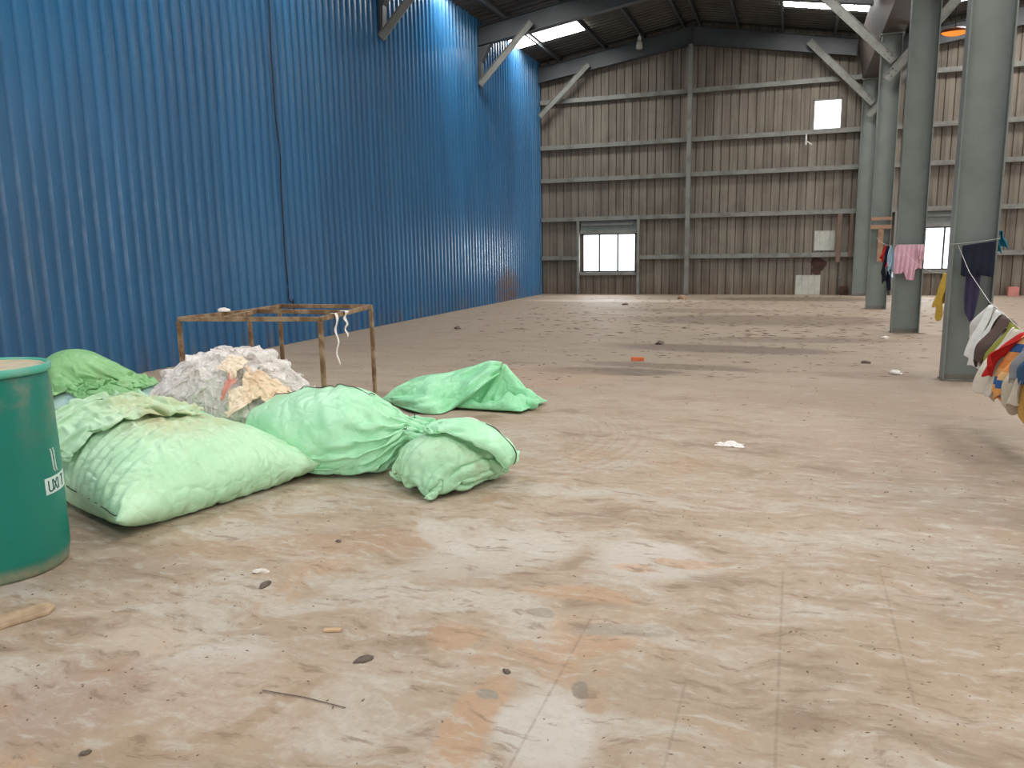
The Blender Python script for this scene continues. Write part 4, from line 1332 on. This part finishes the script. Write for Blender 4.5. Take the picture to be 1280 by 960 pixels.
def panel(name, label, cat, y, xs, tops, bots, mat, off=0.0, seed=1, folds=3, group=None, depth=.018):
    """a garment pegged flat: outline given by columns (x, top z, bottom z)"""
    x0, x1 = xs[0], xs[-1]; zt = max(tops)
    o = empty(name, ((x0 + x1)/2, y, zt), label=label, cat=cat, group=group, kind='thing')
    rs_ = random.Random(seed); ph = [rs_.uniform(0, 6.28) for _ in range(3)]
    nu, nv = 44, 22; v = []
    def itp(arr, x):
        for a in range(len(xs) - 1):
            if xs[a] <= x <= xs[a+1] + 1e-9:
                t = (x - xs[a])/max(1e-9, xs[a+1] - xs[a]); return arr[a]*(1 - t) + arr[a+1]*t
        return arr[-1]
    for i in range(nu + 1):
        x = x0 + (x1 - x0)*i/nu
        a, b = itp(tops, x), itp(bots, x)
        for j in range(nv + 1):
            t = j/nv
            z = a + (b - a)*t
            yy = -abs(depth*math.sin((x - x0)/(x1 - x0)*folds*2*PI + ph[0] + t)*(.3 + t)) - .010 - .008*math.sin(t*5 + ph[1])
            v.append((x - (x0 + x1)/2, yy - off, z - zt))
    f = [(i*(nv+1)+j, i*(nv+1)+j+1, (i+1)*(nv+1)+j+1, (i+1)*(nv+1)+j) for i in range(nu) for j in range(nv)]
    np_mesh('fabric', v, f, mat, o, True, 1, .004)
    return o
# wires looped round the columns
def loop(y, z0, z1, label, extra=.03):
    o = empty('wire_loop', (1.77, y, z0), label=label, cat='wire', kind='thing', group='wires tied round the columns')
    m = MB(); a, b = XC0 - 1.77 - .012, XC1 - 1.77 + .012; h = .122
    m.tube([(a, -h, 0), ((a + b)/2, -h - .004, (z1 - z0)*.4), (b, -h, z1 - z0), (b, h, z1 - z0), (a, h, 0), (a, -h, .004)], .0022, 6)
    m.build('wire', M['wire'], o, True)
    m = MB()
    return o
loop(FR[3], 1.47, 1.52, 'thin wire looped round the nearest column, carrying the navy shorts')
loop(FR[2], 1.462, 1.455, 'thin wire looped round the second column, carrying the pink shirt')
yc = FR[3] - .130
panel('shorts', 'dark navy shorts hanging across the nearest column', 'shorts', yc, [1.64, 1.68, 1.775, 1.785, 1.80, 1.94, 1.945], [1.455, 1.46, 1.475, 1.475, 1.478, 1.497, 1.495], [1.15, 1.13, 1.15, 1.20, 1.15, 1.125, 1.15], CM['navy'], .040, 3, 2)
panel('trousers', 'thin purple leggings dangling below the navy shorts', 'trousers', yc, [1.70, 1.72, 1.765, 1.80, 1.835], [1.462, 1.464, 1.468, 1.47, 1.474], [.90, .74, .65, .68, .95], CM['purple'], .002, 4, 1)
yc = FR[2] - .130
panel('shirt', 'pale pink shirt hanging across the second column', 'shirt', yc, [1.53, 1.555, 1.60, 1.66, 1.675, 1.735, 1.845, 1.85, 1.90, 1.945], [1.40, 1.456, 1.458, 1.458, 1.457, 1.457, 1.456, 1.456, 1.456, 1.455], [1.00, .985, .985, .99, 1.03, .885, .875, 1.05, 1.08, 1.06], CM['pink'], .004, 6, 3)
panel('sleeve_cloth', 'small pink cloth at the right of the pink shirt', 'cloth', yc, [1.865, 1.90, 1.955, 1.965], [1.456, 1.456, 1.455, 1.40], [1.25, 1.22, 1.20, 1.24], CM['pink'], .03, 8, 1)
# second line between the second and third columns
A, B = Vector((1.68, FR[1] - .12, 1.62)), Vector((1.70, FR[2] + .12, 1.52))
o = empty('clothesline', A, label='thin cord strung between the second and third columns', cat='clothesline', kind='thing')
m = MB(); m.tube([Vector((0, 0, 0))] + [(B - A)*t + Vector((0, 0, -.5*t*(1 - t))) for t in (.2, .4, .6, .8)] + [B - A], .0022, 6); m.build('cord', M['wire'], o, True)
def at2(t): return A + (B - A)*t + Vector((0, 0, -.5*t*(1 - t)))
ax2 = (B - A)
hang('shirt', 'red and yellow cloth hanging between the second and third columns', 'cloth', 0, .22, .38, CM['red'], -.06, .03, 31, .8, .7, 1.2, 'washing on the farther line', at=at2(.46), axis=ax2)
hang('trousers', 'dark navy garment hanging between the second and third columns', 'trousers', 0, .32, .80, CM['navy'], -.02, .04, 32, .8, .5, 1.4, 'washing on the farther line', at=at2(.54), axis=ax2)
hang('cloth', 'pale blue cloth beside the dark garment behind the second column', 'cloth', 0, .22, .60, CM['pale'], .02, .03, 33, .8, .4, 1.2, 'washing on the farther line', at=at2(.62), axis=ax2)
# yellow garment behind the nearest column, on a cord to the second column
A3, B3 = Vector((1.60, FR[3] + .12, 1.16)), Vector((1.60, FR[2] - .12, 1.50))
o = empty('clothesline', A3, label='thin cord strung between the nearest and second columns', cat='clothesline', kind='thing')
m = MB(); m.tube([(B3 - A3)*(t/8) + Vector((0, 0, -.6*(t/8)*(1 - t/8))) for t in range(9)], .0018, 6); m.build('cord', M['wire'], o, True)
ax3 = B3 - A3; t3 = .06
hang('shirt', 'yellow garment showing past the left edge of the nearest column', 'shirt', 0, .30, .46, CM['yellow'], -.02, .035, 41, .9, .2, 1.5, None, at=A3 + ax3*t3 + Vector((0, 0, -.6*t3*(1 - t3))), axis=ax3)
# teal cloth on the right flange
hang('cloth', 'small teal cloth hooked on the right edge of the nearest column', 'cloth', 0, .10, .22, CM['teal'], .06, .02, 42, .8, .3, 1.0, None, at=Vector((XC1 + .045, FR[3] + .08, 1.60)), axis=Vector((0, 1, 0)))

# ------------------------------------------------------------------ boards on the third column
yb = FR[1] - .118
def board(label, x0, x1, z0, z1, yy=0.0):
    o = empty('board', ((x0 + x1)/2, yb + yy, z0), label=label, cat='board', kind='thing', group='boards on the third column')
    m = MB(); m.box(-(x1 - x0)/2, (x1 - x0)/2, -.022, 0, 0, z1 - z0); m.build('plank', M['wood'], o, False, .003)
board('upper brown board nailed level across the third column', 1.555, 1.985, 1.99, 2.06)
board('lower brown board nailed level across the third column', 1.555, 1.985, 1.80, 1.89)
board('upright brown board nailed down the third column', 1.72, 1.83, 1.07, 1.795)

M['oldboard'] = paint('old_brown_board', lin(104, 86, 72), lin(78, 62, 52), .85, 8, .7)
# ------------------------------------------------------------------ end wall bits
def endbox(name, label, cat, x0, x1, z0, z1, d0, d1, mat, group=None):
    o = empty(name, ((x0 + x1)/2, YE - d0, z0), label=label, cat=cat, kind='thing', group=group)
    m = MB(); m.box(-(x1 - x0)/2, (x1 - x0)/2, -(d1 - d0), 0, 0, z1 - z0)
    m.build('board' if cat == 'board' else 'plate', mat, o, False, .003); return o
def patch(label, x0, x1, z0, z1):
    o = empty('patch_sheet', ((x0 + x1)/2, YE - .012, z0), label=label, cat='metal sheet', kind='thing', group='patches on the end wall')
    m = MB(); n = 4; w_ = (x1 - x0); v = []
    for i in range(n + 1):
        x = -w_/2 + w_*i/n
        for xx, yy in ((x, -.004), (x + .02, -.012), (x + w_/n - .02, -.012)) if i < n else ((x, -.004),):
            v += [(xx, yy, 0), (xx, yy, z1 - z0)]
    m.add(v, [(2*i, 2*i + 2, 2*i + 3, 2*i + 1) for i in range(len(v)//2 - 1)])
    ob = m.build('sheet', M['palepatch'], o); sm = ob.modifiers.new('t', 'SOLIDIFY'); sm.thickness = .003
patch('upper pale patch sheet on the end wall, between the two lowest girts', .49, 1.05, 1.30, 1.87)
patch('lower pale patch sheet on the end wall, standing on the floor', .02, .71, .004, .585)
o = empty('rust_hole', (.62, YE - .006, .60), label='dark rusted torn patch above the lower pale sheet', cat='rust patch', kind='thing')
m = MB(); pts = []
for k in range(22):
    a = 2*PI*k/22; r = 1 + .22*math.sin(3*a + 1) + .12*math.sin(7*a)
    pts.append((.20*r*math.cos(a), .27 + .26*r*math.sin(a)))
m.ext(pts, 1, -.006, 0); m.build('rusted_sheet', M['rustpatch'], o)
endbox('board', 'left brown upright board between the girts, beside the upper pale patch', 'board', 1.09, 1.21, .95, 2.34, .185,   .215, M['oldboard'], 'upright boards on the end wall')
endbox('board', 'right brown upright board between the girts, next to the farthest column', 'board', 1.42, 1.52, 1.10, 2.34, .185,   .215, M['oldboard'], 'upright boards on the end wall')
o = empty('junction_box', (1.36, YE - .02, .06), label='small dark box near the floor on the end wall', cat='box', kind='thing')
m = MB(); m.box(-.11, .11, -.10, 0, -.058, .20); m.build('casing', M['rustpatch'], o, False, .006)
m = MB(); m.tube([(-.17, -.03, .0), (-.17, -.03, .42), (-.13, -.03, .46)], .018, 8); m.build('conduit', M['girt'], o, True)
o = empty('bracket', (.14, YE - .2, 4.30), label='small pale bracket hanging from the girt left of the bright opening', cat='bracket', kind='thing')
m = MB(); m.box(-.02, .02, -.02, .0, 0, .30); m.build('upright', M['wire'], o); m = MB(); m.bar((0, -.01, .12), (.16, -.01, .0), .02, .03); m.build('arm', M['wire'], o)
o = empty('block', (5.62, YE - .20, 0), label='small reddish block on the floor at the foot of the end wall, far right', cat='block', kind='thing')
M['redblock'] = paint('reddish_block', lin(186, 120, 110), lin(150, 100, 92), .85, 8, .7)
m = MB(); m.box(-.13, .13, -.10, .10, 0, .24); m.box(-.10, .10, -.08, .08, .24, .25); m.build('brick_block', M['redblock'], o, False, .012)

# ------------------------------------------------------------------ cable down the blue wall
o = empty('cable', (XL + .05, 10.93, .78), label='black cable hanging straight down the blue wall', cat='cable', kind='thing')
m = MB(); pts = []
for i in range(60):
    t = i/59; z = 6.9*(1 - t)
    pts.append((.012*math.sin(t*21), .018*math.sin(t*9 + 1) + .010*math.sin(t*40), z))
m.tube(pts, .011, 6); m.build('cord', M['cable'], o, True)
m = MB(); m.tube([(.0, 0, 0), (.01, .02, -.06), (.02, .07, -.09), (.02, .11, -.05), (.02, .10, -.16), (.01, .16, -.30)], .012, 6); m.build('hook', M['cable'], o, True)

# ------------------------------------------------------------------ hanging lamp and orange lamp
lx, ly = -4.55, 24.0
o = empty('hanging_lamp', (lx, ly, 7.18), label='small pale lamp hanging from the roof left of the ridge', cat='lamp', kind='thing')
m = MB(); m.tube([(0, 0, .36), (0, 0, zl(lx) - 7.18 - .2)], .008, 6); m.build('cord', M['wire'], o, True)
m = MB(); m.lathe([(.035, .36), (.05, .33), (.055, .26), (.045, .24)], 16); m.build('lamp_holder', M['wire'], o, True)
m = MB(); m.lathe([(.04, .24), (.075, .20), (.10, .04), (.08, .0), (.0, .0)], 16); m.build('bulb', M['palepatch'], o, True)
px, py, pz = 3.30, 21.9, 6.33
o = empty('orange_lamp', (px, py, pz), label='glowing orange oval lamp between the two nearest columns, up by the roof', cat='lamp', kind='thing')
M['glow'] = mat_emit('orange_glow', (1.0, .30, .05, 1), 1.1)
M['amber'] = paint('amber_shade', lin(150, 70, 24), lin(100, 44, 16), .5, 9, .6)
m = MB(); m.lathe([(.06, .12), (.22, .10), (.34, .03), (.35, .0), (.33, .01), (.20, .08), (0, .10)], 32); ob = m.build('lamp_shade', M['amber'], o, True); ob.scale = (1, .6, 1)
m = MB(); m.lathe([(.0, -.07), (.12, -.065), (.22, -.04), (.29, .0), (.28, .02), (0, .05)], 32); ob = m.build('bulb', M['glow'], o, True); ob.scale = (1, .6, 1)
m = MB(); m.tube([(0, 0, .10), (0, 0, z2l(px) - pz - .04)], .012, 6); m.build('stem', M['dark'], o, True)

# ------------------------------------------------------------------ odds and ends on the floor
def lump(px, py, r, mat, name, label, cat, seed, flat=.6, asp=1.4, group=None):
    p = floor_at(px, py)
    o = empty(name, (p.x, p.y, 0), rz=seed*1.3, label=label, cat=cat, kind='thing', group=group)
    bm = bmesh.new(); bmesh.ops.create_icosphere(bm, subdivisions=3, radius=1)
    ofs = Vector((seed*2.3, seed*.7, seed))
    for v in bm.verts:
        k = 1 + .45*noise.noise(v.co*1.3 + ofs) + .2*noise.noise(v.co*3.1 + ofs)
        v.co = Vector((v.co.x*r*asp*k, v.co.y*r*k, max(-.25, v.co.z)*r*flat*k))
    zmin = min(v.co.z for v in bm.verts)
    for v in bm.verts: v.co.z -= zmin
    me = bpy.data.meshes.new(name); bm.to_mesh(me); bm.free()
    me.materials.append(mat)
    ob = bpy.data.objects.new('lump', me); link(ob, o)
    return o
M['clod'] = paint('dark_clod', lin(104, 91, 80), lin(68, 58, 50), .95, 20, .8)
M['stone'] = paint('tan_stone', lin(160, 128, 98), lin(120, 96, 76), .9, 20, .8)
M['brickred'] = paint('orange_brick', lin(206, 108, 66), lin(180, 92, 58), .85, 20, .6)
M['paper'] = paint('pale_paper', lin(214, 206, 196), lin(186, 176, 164), .85, 14, .6)
M['chip'] = paint('fresh_wood_chip', lin(196, 164, 128), lin(172, 138, 104), .75, 18, .6)
lump(825, 430, .060, M['clod'], 'clod', 'dark clod on the open floor below the middle post', 'clod', 1)
lump(572, 411, .055, M['clod'], 'clod', 'small dark clod on the floor near the blue wall', 'clod', 2)
lump(781, 381, .06, M['clod'], 'clod', 'tiny dark clod on the bright floor below the end wall window', 'clod', 3)
lump(853, 374, .12, M['stone'], 'broken_brick', 'tan broken brick on the floor just left of the middle post', 'brick', 4, .7)
lump(1107, 423, .045, M['paper'], 'crumpled_paper', 'small white scrap just left of the second column base', 'paper', 5)
lump(1120, 467, .06, M['paper'], 'crumpled_paper', 'pale crumpled scrap left of the nearest column base', 'paper', 6, .5, 1.7)
lump(1082, 454, .04, M['clod'], 'clod', 'dark lump left of the pale crumpled scrap', 'clod', 7)
lump(455, 825, .020, M['clod'], 'clod', 'small dark clod on the near floor below the wood chip', 'clod', 8, .4, 1.8)
lump(633, 840, .012, M['clod'], 'clod', 'tiny dark pebble on the near floor at bottom centre', 'clod', 9)
lump(326, 715, .022, M['paper'], 'mortar_crumb', 'pale mortar crumb on the floor in front of the largest sack', 'mortar', 10, .5, 1.6)
lump(332, 731, .022, M['clod'], 'clod', 'dark crumbs beside the pale mortar crumb', 'clod', 11, .35, 1.7)
lump(423, 677, .012, M['clod'], 'clod', 'small dark pebble on the floor right of the largest sack', 'clod', 12)
lump(107, 942, .012, M['clod'], 'clod', 'small dark pebble at the bottom left of the floor', 'clod', 13)
def slab(px, py, l, w, h, rz, mat, name, label, cat, part='plank'):
    p = floor_at(px, py)
    o = empty(name, (p.x, p.y, 0), rz=rz, label=label, cat=cat, kind='thing')
    m = MB(); pts = [(-l/2, -w/2), (l/2*.96, -w/2*.9), (l/2, w/2*.8), (l*.1, w/2), (-l/2*.97, w/2*.92)]
    m.ext(pts, 2, .001, h); m.build(part, mat, o, False, .0015)
M['plankwood'] = paint('pale_plank', lin(186, 160, 130), lin(150, 124, 98), .8, 12, .7)
slab(416, 789, .072, .024, .010, .35, M['chip'], 'wood_chip', 'small light wood chip alone on the near floor', 'wood chip', 'chip')
slab(797, 451, .17, .07, .05, .1, M['brickred'], 'brick_piece', 'bright orange brick piece on the open floor', 'brick', 'brick')
p0 = floor_at(-60, 800); p1 = floor_at(68, 760)
o = empty('plank', ((p0.x + p1.x)/2, (p0.y + p1.y)/2, 0), rz=math.atan2(p1.y - p0.y, p1.x - p0.x), label='thin weathered plank lying at the bottom left edge of the floor', cat='plank', kind='thing')
L_ = (p1 - p0).length
m = MB(); m.ext([(-L_/2, -.05), (L_/2*.8, -.055), (L_/2, -.01), (L_/2*.96, .05), (L_*.1, .07), (-L_/2, .075)], 2, .001, .016); m.build('wood', M['plankwood'], o, False, .003)
# a long dry stalk
a, b = floor_at(328, 864), floor_at(432, 886)
o = empty('stalk', (a.x, a.y, .004), label='thin dark stalk lying on the near floor', cat='stalk', kind='thing')
m = MB(); m.tube([(0, 0, 0), ((b.x - a.x)*.5, (b.y - a.y)*.5 + .01, 0), (b.x - a.x, b.y - a.y, 0)], .0018, 5); m.build('stem', M['clod'], o)

# crumbs of dirt strewn over the whole floor
rs = random.Random(99)
m = MB()
def crumb(x, y, r, rr):
    v = []; k = 5
    a0 = rr.random()*6; asp = rr.uniform(1, 2.6); ca, sa = math.cos(a0), math.sin(a0)
    for i in range(k):
        t = 2*PI*i/k; q_ = r*rr.uniform(.6, 1.2)
        ux, uy = q_*asp*math.cos(t), q_*math.sin(t)
        v.append((x + ux*ca - uy*sa, y + ux*sa + uy*ca, .0005))
    v.append((x, y, r*rr.uniform(.4, .9)))
    m.add(v, [(i, (i + 1) % k, k) for i in range(k)])
for i in range(1700):
    px = rs.uniform(0, 1280); py = 372 + 588*(rs.random()**1.5)
    p = floor_at(px, py)
    if not (XL + .1 < p.x < XR and p.y < YE - .1): continue
    d = math.hypot(p.x, p.y)
    if noise.noise(Vector((p.x*.5, p.y*.35, 3))) < -.05 and rs.random() < .7: continue
    crumb(p.x, p.y, rs.uniform(.0012, .0034)*(.7 + d*.24), rs)
for i in range(900):
    # sticks and shreds lying about the far half
    px = rs.gauss(960, 150); py = 370 + abs(rs.gauss(0, 34))
    if rs.random() < .35: px = rs.uniform(560, 1160); py = rs.uniform(390, 475)
    p = floor_at(px, py)
    if not (XL + .3 < p.x < XR and 6 < p.y < YE - .25): continue
    a0 = rs.gauss(0, .5); L_ = rs.uniform(.015, .075)*(1 if p.y < 13 else 1.7); wd = rs.uniform(.004, .010)*(1 if p.y < 13 else 1.8)
    ca, sa = math.cos(a0), math.sin(a0)
    m.add([(p.x - L_*ca, p.y - L_*sa, .001), (p.x + wd*sa, p.y - wd*ca, .001), (p.x + L_*ca, p.y + L_*sa, .001), (p.x - wd*sa, p.y + wd*ca, .001), (p.x, p.y, wd*.8)],
          [(0, 1, 4), (1, 2, 4), (2, 3, 4), (3, 0, 4)])
M['crumb'] = paint('brown_crumbs', lin(124, 104, 88), lin(80, 66, 56), .95, .9, .9)
o = m.build('dirt_crumbs', M['crumb'], None, fix=False)
tag(o, 'dark crumbs of dirt strewn all over the concrete floor', 'dirt', kind='stuff')


# ------------------------------------------------------------------ light
w = bpy.data.worlds.new('overcast'); S.world = w; w.use_nodes = True
wt = w.node_tree; wt.nodes.clear()
bg = wt.nodes.new('ShaderNodeBackground'); wo = wt.nodes.new('ShaderNodeOutputWorld')
bg.inputs[0].default_value = (0.95, 0.97, 1.0, 1); bg.inputs[1].default_value = 2.5
wt.links.new(bg.outputs[0], wo.inputs[0])

def area(name, loc, rot, sx, sy, power, col=(1, 1, 1)):
    l = bpy.data.lights.new(name, 'AREA'); l.shape = 'RECTANGLE'; l.size = sx; l.size_y = sy
    l.energy = power; l.color = col
    o = bpy.data.objects.new(name, l); COL.objects.link(o)
    o.location = loc; o.rotation_euler = rot
    return o
# daylight entering by the open doorways (rear, right) and the end windows
area('rear_door_daylight', (-2.7, YB + .05, 2.4), (math.radians(90), 0, 0), 7.2, 4.6, 230, (1.0, .98, .95))
area('side_door_daylight', (XR - .05, 13.5, 2.3), (math.radians(90), 0, math.radians(90)), 9, 4.4, 220, (.96, .98, 1.0))
area('window_daylight', (-5.66, YE - .05, 1.32), (math.radians(-90), 0, 0), 1.6, 1.1, 60, (.96, .98, 1.0))
area('window_daylight', (3.6, YE - .05, 1.32), (math.radians(-90), 0, 0), 1.6, 1.1, 60, (.96, .98, 1.0))

S.view_settings.view_transform = 'Standard'
S.view_settings.look = 'None'
S.view_settings.gamma = 1.0
S.view_settings.use_curve_mapping = False
S.view_settings.exposure = 0.0
S.cycles.use_denoising = True
S.cycles.max_bounces = 8
S.cycles.diffuse_bounces = 5
S.cycles.sample_clamp_indirect = 8.0
